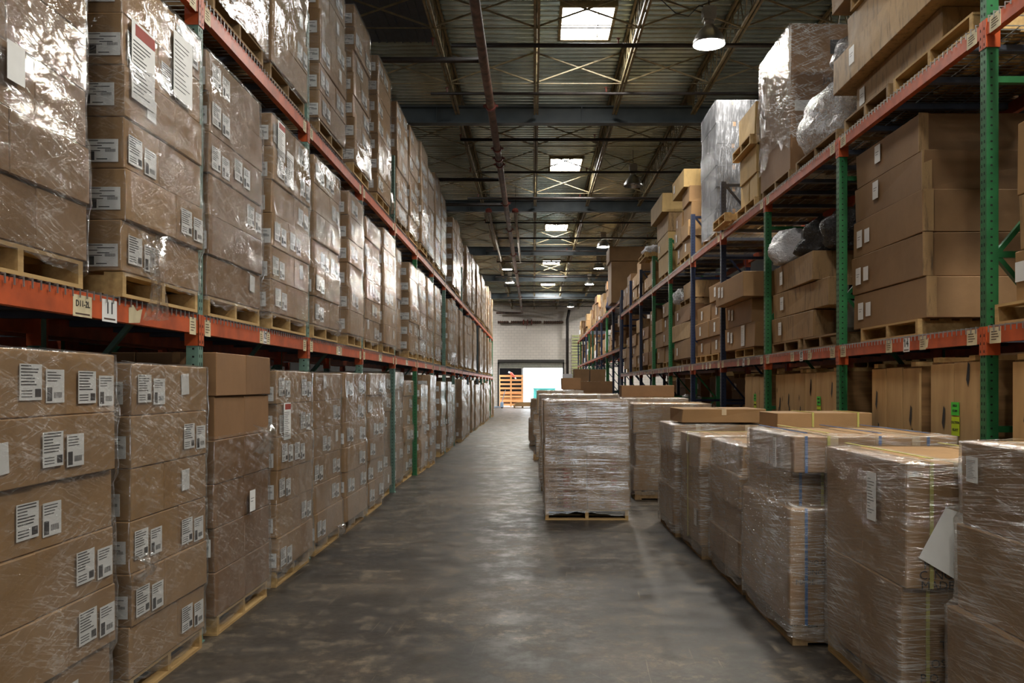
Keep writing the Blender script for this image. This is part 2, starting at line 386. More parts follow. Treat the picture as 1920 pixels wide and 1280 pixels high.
# ------------------------------------------------------------ the setting
XL, XR, YB, YW = -9.0, 10.0, REAR_Y, 64.2
ZD = 7.77
struct('floor', MB().box(XL, YB, -.2, XR, YW+.15, 0), 'floor')
for k, y in enumerate((3.6, 9.69, 15.8, 21.9, 28.0, 34.1, 40.2, 46.3, 52.4, 58.5)):
    m = MB(); x = XL
    rr = random.Random(k)
    while x < XR:
        m.poly([(x, y-.016+rr.uniform(-.004, .004), .0015), (x+.25, y-.016, .0015), (x+.25, y+.016, .0015), (x, y+.016, .0015)]); x += .25
    o = struct('trim_%d' % (k+1), m, 'dark')
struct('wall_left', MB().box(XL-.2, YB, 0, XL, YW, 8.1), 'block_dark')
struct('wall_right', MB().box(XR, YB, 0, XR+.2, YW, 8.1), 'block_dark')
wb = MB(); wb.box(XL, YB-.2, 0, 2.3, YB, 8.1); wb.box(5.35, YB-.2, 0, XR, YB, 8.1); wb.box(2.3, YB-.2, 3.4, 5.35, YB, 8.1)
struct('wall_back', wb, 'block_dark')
DX0, DX1, DZ = -2.5, 2.15, 2.85
wf = MB(); wf.box(XL, YW, 0, DX0, YW+.25, 8.1); wf.box(DX1, YW, 0, XR, YW+.25, 8.1); wf.box(DX0, YW, DZ, DX1, YW+.25, 8.1)
struct('wall_far', wf, 'block')
# corrugated deck with openings for the aisle skylights and the added fill panes
SX0, SX1 = .48, 1.32
prof = []; y = YB
while y < YW:
    prof += [(y, ZD), (y+.055, ZD), (y+.08, ZD+.075), (y+.16, ZD+.075)]; y += .19
prof.append((YW, ZD))
dk = MB()
def insky(a, b): return any(a < s+.66 and b > s-.66 for s in SKY)
def insky2(a, b): return a < 61.16 and b > 59.84  # openings for the last pair of added fill panes
for i in range(len(prof)-1):
    (ya, za), (yb, zb) = prof[i], prof[i+1]
    spans = [(XL, -6.02), (-5.18, SX0), (SX1, 6.18), (7.02, XR)] if insky(ya, yb) else ([(XL, -6.02), (-5.18, 6.18), (7.02, XR)] if insky2(ya, yb) else [(XL, XR)])
    for xa, xb in spans: dk.poly([(xa, yb, zb), (xb, yb, zb), (xb, ya, za), (xa, ya, za)])
struct('ceiling', dk, 'deck')
struct('roof_slab', MB().box(XL-.2, YB-.2, 8.25, XR+.2, YW+.2, 8.3), 'block_dark')
def sky_strength(y): return SKYPOW*(.75 if y < 14 else (1.0 if y < 40 else (1.6 if y < 50 else 2.6)))
for y in SKY+[60.5]:
    k = 'skylight_lens_%d' % int(sky_strength(y))
    if k not in M: M[k] = emit(k, (1, .975, .92, 1), sky_strength(y))
    for x0, x1 in ((SX0, SX1), (-6.02, -5.18), (6.18, 7.02)):  # outer columns are unseen glowing panes, added as fill for the far end
        if y > 60 and x0 == SX0: continue
        m = MB(); m.poly([(x0, y+.66, 7.79), (x1, y+.66, 7.79), (x1, y-.66, 7.79), (x0, y-.66, 7.79)])
        struct('window_pane', m, k)
for i, y in enumerate(SKY):
    m = MB(); z0, z1 = ZD-.05, 7.86
    for (a, b, c, d) in ((SX0-.05, y-.72, SX0, y+.72), (SX1, y-.72, SX1+.05, y+.72), (SX0, y-.72, SX1, y-.66), (SX0, y+.66, SX1, y+.72)):
        m.box(a, b, z0, c, d, z1)
    fr = struct('window_%d' % (i+1), m, 'joist')
    g = MB(); g.tube([(SX0, y+.1, ZD-.02), (SX1, y+.1, ZD-.02)], .012, 6); g.tube([(SX1-.25, y-.6, ZD-.02), (SX1-.2, y+.6, ZD-.02)], .01, 6)
    g.build('window_stay', 'dark', fr)
# dark translucent roof panel
m = MB(); m.box(-3.6, 13.3, ZD-.03, -1.75, 15.6, ZD-.01)
for k in range(14): m.box(-3.6+k*.14, 13.3, ZD-.05, -3.57+k*.14, 15.6, ZD-.03)
struct('ceiling_panel', m, 'roofdark')
# girders
GY = [18.15+9.21*k for k in range(-3, 5)]
for y in GY:
    m = MB(); m.box(XL, y-.1, 7.03, XR, y+.1, 7.06); m.box(XL, y-.012, 7.06, XR, y+.012, 7.36); m.box(XL, y-.1, 7.36, XR, y+.1, 7.39)
    for x in range(-8, 10, 3): m.box(x-.006, y-.1, 7.06, x+.006, y+.1, 7.36)
    struct('roof_girder', m, 'girder')
# open web joists
def joist_mesh(L):
    m = MB(); zt, zb = 7.76, 7.15
    for s in (-.03, .03):
        m.box(s-.018, 0, zt-.05, s+.018, L, zt); m.box(s-.018, .25, zb, s+.018, L-.25, zb+.045)
    m.box(-.05, 0, 7.39, .05, .1, zt); m.box(-.05, L-.1, 7.39, .05, L, zt)
    n = int(round((L-.6)/.55)); st = (L-.6)/n
    for i in range(n):
        y0 = .3+i*st
        m.tube([(0, y0, zb+.02), (0, y0+st/2, zt-.03)], .011, 5, caps=False); m.tube([(0, y0+st/2, zt-.03), (0, y0+st, zb+.02)], .011, 5, caps=False)
    m.tube([(0, .05, zt-.05), (0, .3, zb+.02)], .011, 5); m.tube([(0, L-.05, zt-.05), (0, L-.3, zb+.02)], .011, 5)
    return m.mesh('roof_joist', 'joist')
jm = joist_mesh(9.21); JX = [.055+1.605*k for k in range(-5, 6)]
bays = [GY[0]-9.21] + GY
for y in bays[1:]:
    for x in JX:
        o = put('roof_joist', jm, None, (x, y, 0)); o['kind'] = 'structure'
for y in GY:
    for d in (2.1, 4.6, 7.1):
        m = MB()
        for a, b in zip(JX[:-1], JX[1:]):
            m.bar((a, y+d, 7.17), (b, y+d, 7.73), .024, .024); m.bar((a, y+d+.04, 7.73), (b, y+d+.04, 7.17), .024, .024)
        m.bar((JX[0], y+d, 7.15), (JX[-1], y+d, 7.15), .014, .014)
        struct('joist_bridging', m, 'joist')
# pipes
def pipe(name, pts, r, mat, label, cat='pipe', group=None, n=10):
    m = MB(); m.tube(pts, r, n); o = m.build(name, mat, smooth=True); return tag(o, label, cat, group)
mp = thing('sprinkler_main_pipe', 'long rusty sprinkler main pipe running down the ceiling above the aisle', 'pipe', (-.8, YB, 6.85))
MB().tube([(0, 0, 0), (0, 63.55-YB, 0)], .075, 12).build('pipe_run', 'rust', mp, smooth=True)
MB().tube([(0, 63.5-YB, 0), (-.05, 63.62-YB, 0), (-.2, 63.68-YB, 0), (-1.9, 63.7-YB, 0)], .07, 10).build('pipe_elbow', 'rust', mp, smooth=True)
for y in (16.4, 19.35, 20.2, 20.75, 25.2, 29.4, 35, 40.5, 46, 52, 58):
    c = MB(); c.tube([(0, y-YB-.05, 0), (0, y-YB+.05, 0)], .1, 12); c.box(-.14, y-YB-.03, -.02, .14, y-YB+.03, .02); c.build('pipe_coupling', 'redfit', mp)
for y in (12.0, 21.2, 30.4, 39.6, 48.8, 57.9):
    MB().tube([(0, y-YB, .07), (0, y-YB, .55)], .008, 6).build('pipe_hanger', 'dkpipe', mp)
for k, y in enumerate([7.1, 10.5, 13.9, 16.2, 19.25, 22.2, 25.3, 29.1, 32.2, 35.3, 38.4, 41.5, 43.7, 47.8, 50.9, 54, 57.1, 60.2]):
    bp = thing('sprinkler_branch_pipe', '%s black sprinkler branch pipe crossing the ceiling, counted from the near end' % ORD[k], 'pipe', (0, y, 7.02), 0, 'sprinkler branch pipes')
    m = MB(); m.tube([(-1.9+.3*(k % 3), 0, 0), (8.5, 0, 0)], .028 if k % 2 else .036, 8); m.build('pipe_run', 'dkpipe', bp, smooth=True)
    for x in (-1.6, 1.35, 4.2):
        h = MB(); h.tube([(x, 0, 0), (x, 0, .12)], .014, 6); h.lathe([(0, .1), (.035, .105), (.035, .112), (0, .116)], (x, 0, 0), 10); h.build('sprinkler_head', 'redfit', bp)
    if k in (2, 5, 6):
        MB().tube([(-5.5, .3, -.12), (-.89, .3, -.12)], .05, 8).build('feed_pipe', 'dkpipe', bp, smooth=True)
for x, g in ((-1.36, 'one nearer the racks of wrapped pallets'), (-.55, 'one beside the aisle centre line')):
    o = pipe('steel_conduit', [(x, 26.6, 6.86), (x, 36.9, 6.86)], .045, 'steel', 'shiny steel pipe beside the rusty main, the %s' % g, 'pipe')
    e = MB()
    for yy in (27, 32, 36.5): e.tube([(x, yy, 6.9), (x, yy, ZD+.02)], .008, 6)
    e.build('pipe_hanger', 'dkpipe', o)
    e = MB(); e.lathe([(0, 0), (.09, 0), (.11, .05), (.07, .12), (0, .14)], (x, 26.6, 6.86), 12); e.build('pipe_cap', 'redfit', o)
# far wall fittings
d1 = MB()
for k in range(8): d1.box(DX0+.02, YW-.06, DZ+.05*k, DX1-.02, YW-.02, DZ+.042+.05*k)
dr = struct('door_1', d1, 'curtain')
m = MB(); m.box(DX0-.1, YW-.36, 3.26, DX1+.1, YW-.02, 3.46); m.build('door_housing', 'dark', dr)
m = MB(); m.box(DX0-.12, YW-.08, 0, DX0, YW-.01, 3.3); m.box(DX1, YW-.08, 0, DX1+.12, YW-.01, 3.3); m.build('door_track', 'dark', dr)
m = MB()
for k in range(30):
    x0 = -2.6+.16*k
    if k in (5, 20): continue
    m.tube([(x0, 63.9, 6.2), (x0+.08, 63.9, 6.2)], .1, 10); m.tube([(x0+.08, 63.9, 6.2), (x0+.16, 63.9, 6.2)], .075, 10)
fx = m.build('flexible_duct', 'rust'); tag(fx, 'brown ribbed pipe running across the white wall above the roll-up door', 'pipe')
m = MB()
for x in (-.72, -.42, -.12): m.box(x-.04, 63.78, 6.02, x+.04, 64.19, 6.38)
m.bar((-.5, 63.85, 6.05), (-.5, 63.85, 5.7), .03, .03); m.build('duct_clamp', 'redfit', fx)
m = MB(); m.tube([(2.48, 63.8, 0), (2.48, 63.8, 6.4), (2.55, 63.8, 6.7), (2.62, 63.8, 7.1)], .1, 12)
tag(m.build('black_riser_pipe', 'dkpipe', smooth=True), 'thick black riser pipe standing beside the roll-up door', 'pipe')
lv = thing('slatted_shutter', 'yellow-green slatted panel on the wall beyond the black riser pipe', 'shutter', (2.75, 63.7, 0))
m = MB(); m.box(0, 0, 0, .06, .3, 5.3); m.box(.9, 0, 0, .96, .3, 5.3); m.build('panel_frame', 'steel', lv)
m = MB()
for k in range(17): m.bar((.06, .15, 1.82+.21*k), (.9, .15, 1.82+.21*k), .05, .13)
m.build('slats', 'louver', lv)
# yard
struct('ground', MB().box(-60, YW+.15, -.2, 60, 180, -.01), 'yard')
tl = thing('freight_container', 'dark container standing outside the open dock door', 'container', (-4.6, 71, -.11))
m = MB(); m.box(0, 0, .1, 3.75, 6, .2); m.box(0, 0, .2, .08, 6, 3.6); m.box(3.67, 0, .2, 3.75, 6, 3.6); m.box(0, 0, 3.5, 3.75, 6, 3.6); m.box(0, 5.9, .2, 3.75, 6, 3.5)
m.build('container_body', 'trailer', tl)
m = MB(); m.box(0, -.06, .1, .12, 0, 3.6); m.box(3.63, -.06, .1, 3.75, 0, 3.6); m.box(0, -.06, 3.45, 3.75, 0, 3.6); m.build('door_frame', 'dark', tl)
cr = thing('slatted_crate', 'tall slatted pine crate standing in the open dock doorway', 'crate', (-2.6, 65.6, 0))
for x in (0, .86, 1.7): MB().box(x, 0, 0, x+.12, .05, 2.35).build('corner_post', 'pine', cr)
for k in range(8): MB().box(0, -.03, .05+k*.31, 1.82, 0, .19+k*.31).build('slat_rail', 'pine', cr)
for k in range(8): MB().box(0, 1.0, .05+k*.31, 1.82, 1.03, .19+k*.31).build('back_rail', 'pine', cr)
for k in range(5): MB().box(.05, .2, .1+.2*k, 1.7, .95, .22+.2*k).build('stacked_board', 'pine', cr)
rc = thing('rag_bundle', 'red and white rag draped over the slatted crate top rail', 'cloth', (-1.75, 65.5, 2.28))
m = MB(); m.tube([(0, 0, .25), (.1, -.02, .2), (.25, -.03, .02), (.38, -.04, -.12)], [.06, .09, .08, .05], 8); m.build('red_cloth', 'red', rc, smooth=True)
m = MB(); m.tube([(-.12, 0, .3), (0, 0, .25)], [.06, .08], 8); m.tube([(.38, -.04, -.12), (.46, -.04, -.22)], [.06, .04], 8); m.build('white_cloth', 'whitebox', rc, smooth=True)
tb = thing('teal_bin', 'teal bin standing outside beyond the dock door', 'bin', (0.0, 67.5, 0))
m = MB(); m.box(0, 0, .1, 1.7, .05, 1.3); m.box(0, .05, .1, .05, 1.2, 1.3); m.box(1.65, .05, .1, 1.7, 1.2, 1.3); m.box(0, 1.2, .1, 1.7, 1.25, 1.3); m.box(0, 0, .1, 1.7, 1.25, .15); m.build('bin_body', 'tealbin', tb)
m = MB(); m.box(-.04, -.04, 1.3, 1.74, .08, 1.38); m.box(-.04, 1.17, 1.3, 1.74, 1.29, 1.38); m.box(-.04, .08, 1.3, .08, 1.17, 1.38); m.box(1.62, .08, 1.3, 1.74, 1.17, 1.38); m.build('bin_rim', 'tealbin', tb)
for x in (.1, 1.5): MB().box(x, .1, 0, x+.12, 1.15, .1).build('bin_foot', 'dark', tb)
pj = thing('pallet_jack', 'pale blue pallet jack parked by the dock doorway', 'pallet jack', (-2.3, 60.6, 0), 0)
for y in (0, .4): 
    f = MB(); f.box(-1.1, y, .06, 0, y+.16, .12); f.tube([(-.95, y+.03, .04), (-.95, y+.13, .04)], .04, 10); f.build('fork', 'jack', pj)
MB().cbox(0, 0, .06, .22, .56, .42, .02).build('pump_body', 'jack', pj)
m = MB(); m.tube([(.12, .28, .4), (.3, .28, 1.1)], .025, 8); m.tube([(.3, .14, 1.1), (.36, .12, 1.25), (.36, .44, 1.25), (.3, .42, 1.1), (.3, .14, 1.1)], .018, 8); m.build('tow_handle', 'jack', pj)
m = MB(); m.tube([(.12, .2, .09), (.12, .36, .09)], .09, 14); m.build('steer_wheel', 'rubber', pj)

# ------------------------------------------------------------ racks
PY = [3.0, 5.52, 8.16, 10.74, 13.26, 15.78, 18.36, 20.9, 23.38, 25.86, 28.4, 30.9, 33.3, 35.7, 38.1, 40.5, 42.9, 45.3]
PY0 = [-4.6, -2.07, .46]
POST = .076
def frame_mesh(h, depth, mat, full=True):
    """front post at x 0..-.. ; local: front face toward -Y, posts 76 mm square"""
    m = MB(); p = POST
    for y0 in (0, depth-p):
        m.box(-p/2, y0, .01, p/2, y0+p, h)
        m.box(-p/2-.008, y0-.01, 0, p/2+.008, y0+p+.01, .01)
    rr = .05
    if full:
        n = int((h-.1)/rr)
        for i in range(n):
            z = .1+i*rr
            for x in (-.018, .014):
                zz = z+(.0 if x < 0 else .0)
                m.poly([(x-.006, -.0012, zz), (x+.006, -.0012, zz), (x+.005, -.0012, zz+.02), (x-.005, -.0012, zz+.02)], 1)
            for sx in (-1, 1):
                xx = sx*(p/2+.0012); q = [(xx, .026, z), (xx, .037, z), (xx, .039, z+.0055), (xx, .037, z+.011), (xx, .026, z+.011), (xx, .024, z+.0055)]
                m.poly(q if sx > 0 else q[::-1], 1)
    zs = [.25]; z = .25
    while z+1.1 < h: z += 1.1; zs.append(z)
    for i, z in enumerate(zs):
        m.box(-.02, p, z-.02, .02, depth-p, z+.02)
        if i+1 < len(zs):
            a, b = ((0, p, z), (0, depth-p, zs[i+1])) if i % 2 == 0 else ((0, depth-p, z), (0, p, zs[i+1]))
            m.bar(a, b, .035, .03)
    return m.mesh('upright_frame', [mat, 'hole'])
def beam_mesh(L, hgt, mat, conn=True):
    """beam spans local x 0..L, front face y=0, z 0..hgt; end connectors overlap posts"""
    m = MB(); m.box(0, 0, 0, L, .045, hgt-.02); m.box(0, .012, hgt-.02, L, .045, hgt)
    for x0, x1 in ((-.036, .004), (L-.004, L+.036)):
        m.box(x0, -.005, -.075, x1, .0, hgt+.005)
        xi = .001 if x0 < 0 else L-.004
        m.box(xi, -.005, -.075, xi+.004, .085, hgt+.005)
        for k in range(3):
            m.poly([((x0+x1)/2-.008, -.0062, -.06+k*.05), ((x0+x1)/2+.004, -.0062, -.06+k*.05), ((x0+x1)/2+.002, -.0062, -.042+k*.05), ((x0+x1)/2-.006, -.0062, -.042+k*.05)], 1)
    return m.mesh('beam', [mat, 'hole'])
def deck_mesh(L, depth):
    m = MB(); r = .0028
    y0, y1 = -.006, depth-.01
    n = int(L/.065)
    for i in range(n+1):
        x = .04+i*(L-.08)/n
        m.box(x-r, y0, .002, x+r, y1, .002+2*r); m.box(x-r, y0-2*r, -.035, x+r, y0, .002+2*r)
    for j in range(9):
        y = .02+j*(depth-.06)/8; m.box(.03, y-r, -.004, L-.03, y+r, .002)
    for t in (.14, .38, .62, .86): m.box(L*t-.03, .046, -.047, L*t+.03, depth-.046, -.004, 1)
    return m.mesh('wire_deck', ['wire', 'support'])
def support_mesh(L, depth):
    m = MB()
    for t in (.14, .38, .62, .86): m.box(L*t-.03, .046, -.045, L*t+.03, depth-.046, -.006)
    return m.mesh('deck_support', 'support')
_mc = {}
def cached(fn, *a):
    k = (fn.__name__,)+a
    if k not in _mc: _mc[k] = fn(*a)
    return _mc[k]
DEPTH = 1.07
def loc_tag(parent, x, z, wd, ht, txt, mat='cream', size=None, torn=False):
    m = MB(); m.box(x, -.0015, z, x+wd, 0, z+ht)
    if torn: m = MB(); m.poly([(x, -.001, z), (x+wd*.8, -.001, z+ht*.1), (x+wd, -.001, z+ht*.9), (x+wd*.6, -.001, z+ht*.7), (x+wd*.3, -.001, z+ht), (x, -.001, z+ht*.8)])
    elif not txt:
        for k in range(4): m.box(x+wd*.15, -.0022, z+ht*(.22+.16*k), x+wd*(.6+.07*((k*7) % 4)), -.0014, z+ht*(.27+.16*k), 1)
    if txt:
        m.box(x+wd*.12, -.0022, z+ht*.1, x+wd*.88, -.0014, z+ht*.17, 1)
    t = m.build('location_tag', [mat, 'ink_soft'], parent)
    if txt: text(txt, size or ht*.42, 'ink', parent, (x+wd/2, -.003, z+ht*.6), name='tag_lettering')
    return t
def rack(side, xface, ys, levels, post_of, beam_mat, label, hgt=.1, tall=lambda i: 4.7, tags=None, name='pallet_rack'):
    """side -1: stands left of the aisle facing +X, side 1: right facing -X. root at first post."""
    root = thing(name, label, 'pallet rack', (xface, ys[0], 0), 0)
    rz = PI/2 if side < 0 else -PI/2
    for i, y in enumerate(ys):
        f = put('upright_frame', cached(frame_mesh, tall(i), DEPTH, post_of(i), y < 26), root, (0, y-ys[0], 0), (0, 0, rz))
    for i in range(len(ys)-1):
        a, b = ys[i]+POST/2, ys[i+1]-POST/2; L = round(b-a, 3)
        for li, z in enumerate(levels):
            org = (0, a-ys[0], z-hgt) if side < 0 else (0, b-ys[0], z-hgt)
            bm = put('beam', cached(beam_mesh, L, hgt, beam_mat(i) if callable(beam_mat) else beam_mat), root, org, (0, 0, rz))
            back = (side*(DEPTH), (b if side < 0 else a)-ys[0], z-hgt)
            put('beam', cached(beam_mesh, L, hgt, beam_mat(i) if callable(beam_mat) else beam_mat), root, back, (0, 0, -rz))
            dkk = put('wire_deck', cached(deck_mesh, L, DEPTH), root, (org[0], org[1], z+.002), (0, 0, rz))
            if tags and ys[i] < 24: tags(i, li, bm, L)
    return root
rt = random.Random(5)
def tags_left(i, li, bm, L):
    if i >= 5 or True:
        loc_tag(bm, .03, -.01, .1, .105, '' if i != 3 else ('D11-2R' if li == 0 else ''))
        loc_tag(bm, L-.14, -.01, .1, .105, '' if i != 2 else '')
    if li == 0:
        n = 9+i
        if i == 3: loc_tag(bm, .95, -.005, .17, .1, 'D11-2L', size=.042); loc_tag(bm, 1.22, -.01, .15, .11, '11', 'paper', .085); loc_tag(bm, 1.5, 0, .16, .1, '', torn=True)
        elif i < 3 or i > 3:
            loc_tag(bm, L*.45, 0, .08, .095, ''); loc_tag(bm, L*.45+.09, 0, .08, .1, str(8+i), 'paper', .07); loc_tag(bm, L*.45+.18, 0, .08, .095, '')
def tags_right(i, li, bm, L):
    loc_tag(bm, .04, -.005, .13, .1, ''); loc_tag(bm, L-.17, -.005, .13, .1, '')
    if li == 0:
        loc_tag(bm, L*.42, -.005, .12, .1, ''); loc_tag(bm, L*.68, 0, .1, .09, '', torn=True)
        loc_tag(bm, L*.55, -.01, .11, .105, str(10+i) if i > 2 else '', 'paper', .085); loc_tag(bm, L*.66, -.005, .1, .1, '')
LY = PY0+PY
lcol = {8: 'green', 13: 'slate', 15: 'slate', 16: 'dkgreen', 17: 'green', 18: 'dkgreen', 19: 'green', 20: 'green'}
rack(-1, -2.1, LY, (2.065, 4.075), lambda i: lcol.get(i, 'teal'), lambda i: 'orange', 'long pallet rack with teal posts, filled with wrapped pallets', .115,
     lambda i: 5.1 if i in (5, 7, 10, 12, 16, 18, 20) else 4.05, tags_left)
RY = PY0+PY[:11]
rcol = {7: 'blue', 8: 'blue', 11: 'blue', 12: 'blue', 13: 'blue'}
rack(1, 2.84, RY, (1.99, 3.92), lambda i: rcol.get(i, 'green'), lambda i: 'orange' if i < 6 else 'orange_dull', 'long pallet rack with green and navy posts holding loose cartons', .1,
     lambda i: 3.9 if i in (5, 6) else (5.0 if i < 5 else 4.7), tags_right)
BY = [28.75+2.72*k for k in range(11)]
rack(1, 2.84, BY, (2.85, 4.42), lambda i: ('blue', 'blue', 'green', 'blue', 'blue', 'dkgreen', 'green')[i % 7], 'orange_dull', 'far pallet rack with navy posts and closer shelves beside the end wall', .1,
     lambda i: 4.5)
LBY = [2.99+POST, 5.52, 8.16, 10.74, 13.26]
rack(-1, -3.4, [5.52, 8.16, 10.74, 13.26, 15.78], (2.065, 4.075), lambda i: 'dkgreen', 'orange_dull', 'dim second pallet rack standing back to back behind the teal-post rack', .115, lambda i: 4.1)

# ------------------------------------------------------------ pallets, cartons, labels
def pallet_mesh(w, d, mat, seed=0):
    r = random.Random(seed*7+3); m = MB(); h = .128
    for x in (0, w/2-.02, w-.04): m.box(x, 0, .018, x+.04, d, h-.018)
    n = 7; bw = .095
    for k in range(n):
        y = k*(d-bw)/(n-1); m.box(r.uniform(-.004, .004), y, h-.018, w+r.uniform(-.004, .004), y+bw, h-r.uniform(0, .002))
    for k in range(4):
        y = k*(d-bw)/3; m.box(r.uniform(-.004, .004), y, 0, w, y+bw, .018)
    return m.mesh('pallet', mat)
def carton_mesh(dx, dy, dz, mat, seed, tape='tape', jit=.004, bow=False):
    r = random.Random(seed); m = MB()
    g = .0015
    m.cbox(g, g, 0, dx-g, dy-g, dz-g, .005, 0, jit, r)
    if tape:
        t = .0008; y = dy/2
        m.box(g, y-.025, dz-g-.001, dx-g, y+.025, dz-g+t, 1)
        m.box(g-t-jit*.5, y-.025, dz-.07, g+.001, y+.025, dz-g, 1); m.box(dx-g-.001, y-.025, dz-.07, dx-g+t+jit*.5, y+.025, dz-g, 1)
    return m.mesh('carton', [mat, tape or 'tape'])
def ccarton(dx, dy, dz, mat, var, tape='tape', jit=.004):
    return cached(carton_mesh, round(dx, 3), round(dy, 3), round(dz, 3), mat, var, tape, jit)
def label_mesh(kind, v):
    r = random.Random(v); m = MB(); t = .0012
    if kind == 'tall':
        w, h = .155, .145; m.box(0, -t, 0, w, 0, h)
        for k in range(7): 
            z = h*.93-k*.0125; m.box(.008, -t*1.5, z, .01+r.uniform(.06, .13), -t*.9, z+.005, 1)
        m.box(w-.05, -t*1.5, .012, w-.008, -t*.9, .045, 1)
        for k in range(3): m.box(.01, -t*1.5, .012+k*.012, .085, -t*.9, .016+k*.012, 1)
    elif kind == 'tall2':
        w, h = .14, .14; m.box(0, -t, 0, w, 0, h)
        for k in range(4):
            z = h*.9-k*.012; m.box(.01, -t*1.5, z, .05+r.uniform(.02, .07), -t*.9, z+.004, 1)
        m.box(.008, -t*1.5, .008, .045, -t*.9, .065, 1)
        for k in range(9): m.box(.06+k*.007, -t*1.5, .02, .06+k*.007+.0035, -t*.9, .045, 1)
    elif kind == 'wide':
        w, h = .175, .115; m.box(0, -t, 0, w, 0, h)
        m.box(.008, -t*1.5, .008, .055, -t*.9, .052, 1)
        for k in range(5): m.box(.01+.06*(k % 2), -t*1.5, h*.92-.013*k, .07+.06*(k % 2)+r.uniform(0, .03), -t*.9, h*.92-.013*k+.004, 1)
        for k in range(12): m.box(.11+k*.0045, -t*1.5, .05, .112+k*.0045, -t*.9, .065, 1)
        m.box(.065, -t*1.5, .012, .12, -t*.9, .017, 1)
    elif kind == 'blank':
        m.box(0, -t, 0, .11, 0, .12)
    elif kind == 'slip':
        w, h = .12, .15; m.box(0, -t, 0, w, 0, h); m.box(.02, -t*1.5, .09, .09, -t*.9, .094, 1); m.box(.02, -t*1.5, .07, .07, -t*.9, .074, 1)
    elif kind == 'doc':
        w, h = .2, .3; m.box(0, -t, 0, w, 0, h); m.box(0.03, -t*1.5, h-.055, w, -t*.9, h-.01, 2)
        for k in range(14): m.box(.012, -t*1.5, h-.08-k*.015, .03+r.uniform(.04, .15), -t*.9, h-.076-k*.015, 1)
    elif kind == 'docplain':
        w, h = .2, .28; m.box(0, -t, 0, w, 0, h)
        for k in range(12): m.box(.012, -t*1.5, h-.04-k*.018, .03+r.uniform(.04, .15), -t*.9, h-.037-k*.018, 1)
    return m.mesh('shipping_label', ['paper', 'ink', 'ink_red'])
LW = {'tall': (.155, .145), 'tall2': (.14, .14), 'wide': (.175, .115), 'blank': (.11, .12), 'slip': (.12, .15), 'doc': (.2, .3), 'docplain': (.2, .28)}
def lab(parent, kind, x, z, face='-y', off=0.0, v=0, tilt=0, name='shipping_label'):
    me = cached(label_mesh, kind, v % 4)
    if face == '-y': o = put(name, me, parent, (x, off-.004, z), (0, tilt, 0))
    elif face == '-x': o = put(name, me, parent, (off-.004, x+LW[kind][0], z), (0, 0, -PI/2))
    else: o = put(name, me, parent, (off+.004, x, z), (0, 0, PI/2))
    return o
def film_mesh(w, d, prof, z0, z1, mat, seed, top=True, n=22, dz=.05, out=.011, rag=.02, rise=None):
    """sleeve of film around a load; prof(z) gives (x0, y0, x1, y1) of what it hugs at height z"""
    r = random.Random(seed); m = MB(); rings = []
    zz = []; z = z0
    while z < z1-.03: zz.append(z); z += dz
    zz += [z1-.014, z1]
    def perim(x0, y0, x1, y1):
        P = []; c = .006
        cs = [((x0+c, y0), (x1-c, y0)), ((x1, y0+c), (x1, y1-c)), ((x1-c, y1), (x0+c, y1)), ((x0, y1-c), (x0, y0+c))]
        for k, (a, b) in enumerate(cs):
            L_ = max(.3, abs(b[0]-a[0])+abs(b[1]-a[1])); e = .015/L_
            for t in [0, e]+[q/(n//2-2) for q in range(1, n//2-2)]+[1-e, 1]:
                P.append((a[0]+(b[0]-a[0])*t, a[1]+(b[1]-a[1])*t, k, t))
        return P
    ph = [r.uniform(0, 6.28) for _ in range(8)]
    for i, z in enumerate(zz):
        A = [prof(min(max(z+q, .15), z1-.02)) for q in (-.03, 0, .03)]
        x0, y0, x1, y1 = min(a[0] for a in A), min(a[1] for a in A), max(a[2] for a in A), max(a[3] for a in A); row = []
        for (px, py, k, t) in perim(x0, y0, x1, y1):
            o = out+.0022*math.sin(z*31+ph[k]+t*5)+.0018*math.sin(t*23+ph[k+4]+z*9)
            nx, ny = ((0, -1), (1, 0), (0, 1), (-1, 0))[k]
            zj = z
            if i == 0: zj = z+rag*math.sin(t*7+ph[k])+r.uniform(-rag, rag)*.6
            if i == len(zz)-1 and rise: zj = z+rise(k, t)
            row.append(len(m.v)); m.v.append((px+nx*o, py+ny*o, zj))
        rings.append(row)
    if top:
        x0, y0, x1, y1 = prof(z1-.02); ins = .1; row = []
        for (px, py, k, t) in perim(x0+ins, y0+ins, x1-ins, y1-ins):
            row.append(len(m.v)); m.v.append((px+r.uniform(-.03, .03), py+r.uniform(-.03, .03), z1+.006+r.uniform(0, .012)))
        rings.append(row)
    for a, b in zip(rings[:-1], rings[1:]):
        L = len(a)
        for j in range(L): m.f.append((a[j], a[(j+1) % L], b[(j+1) % L], b[j])); m.m.append(0)
    return m.mesh('stretch_wrap', mat, smooth=True)
def film_scrap(parent, p, size, seed, mat='film', drop=.3, name='film_tail'):
    r = random.Random(seed); m = MB(); nu, nv = 9, 12; x, y, z = p
    for i in range(nv):
        t = i/(nv-1)
        for j in range(nu):
            s = j/(nu-1)-.5; ww = size*(1-.65*math.sin(PI*min(1, t*1.1))*.8)
            m.v.append((x+s*ww+r.uniform(-.008, .008)+.03*math.sin(t*5+seed), y-.012-.03*math.sin(t*PI)-.02*math.sin(s*14+t*3)+r.uniform(-.006, .006), z-drop*t+r.uniform(-.01, .01)+.04*abs(s)))
    for i in range(nv-1):
        for j in range(nu-1): a = i*nu+j; m.f.append((a, a+1, a+nu+1, a+nu)); m.m.append(0)
    return m.build(name, mat, parent, smooth=True)

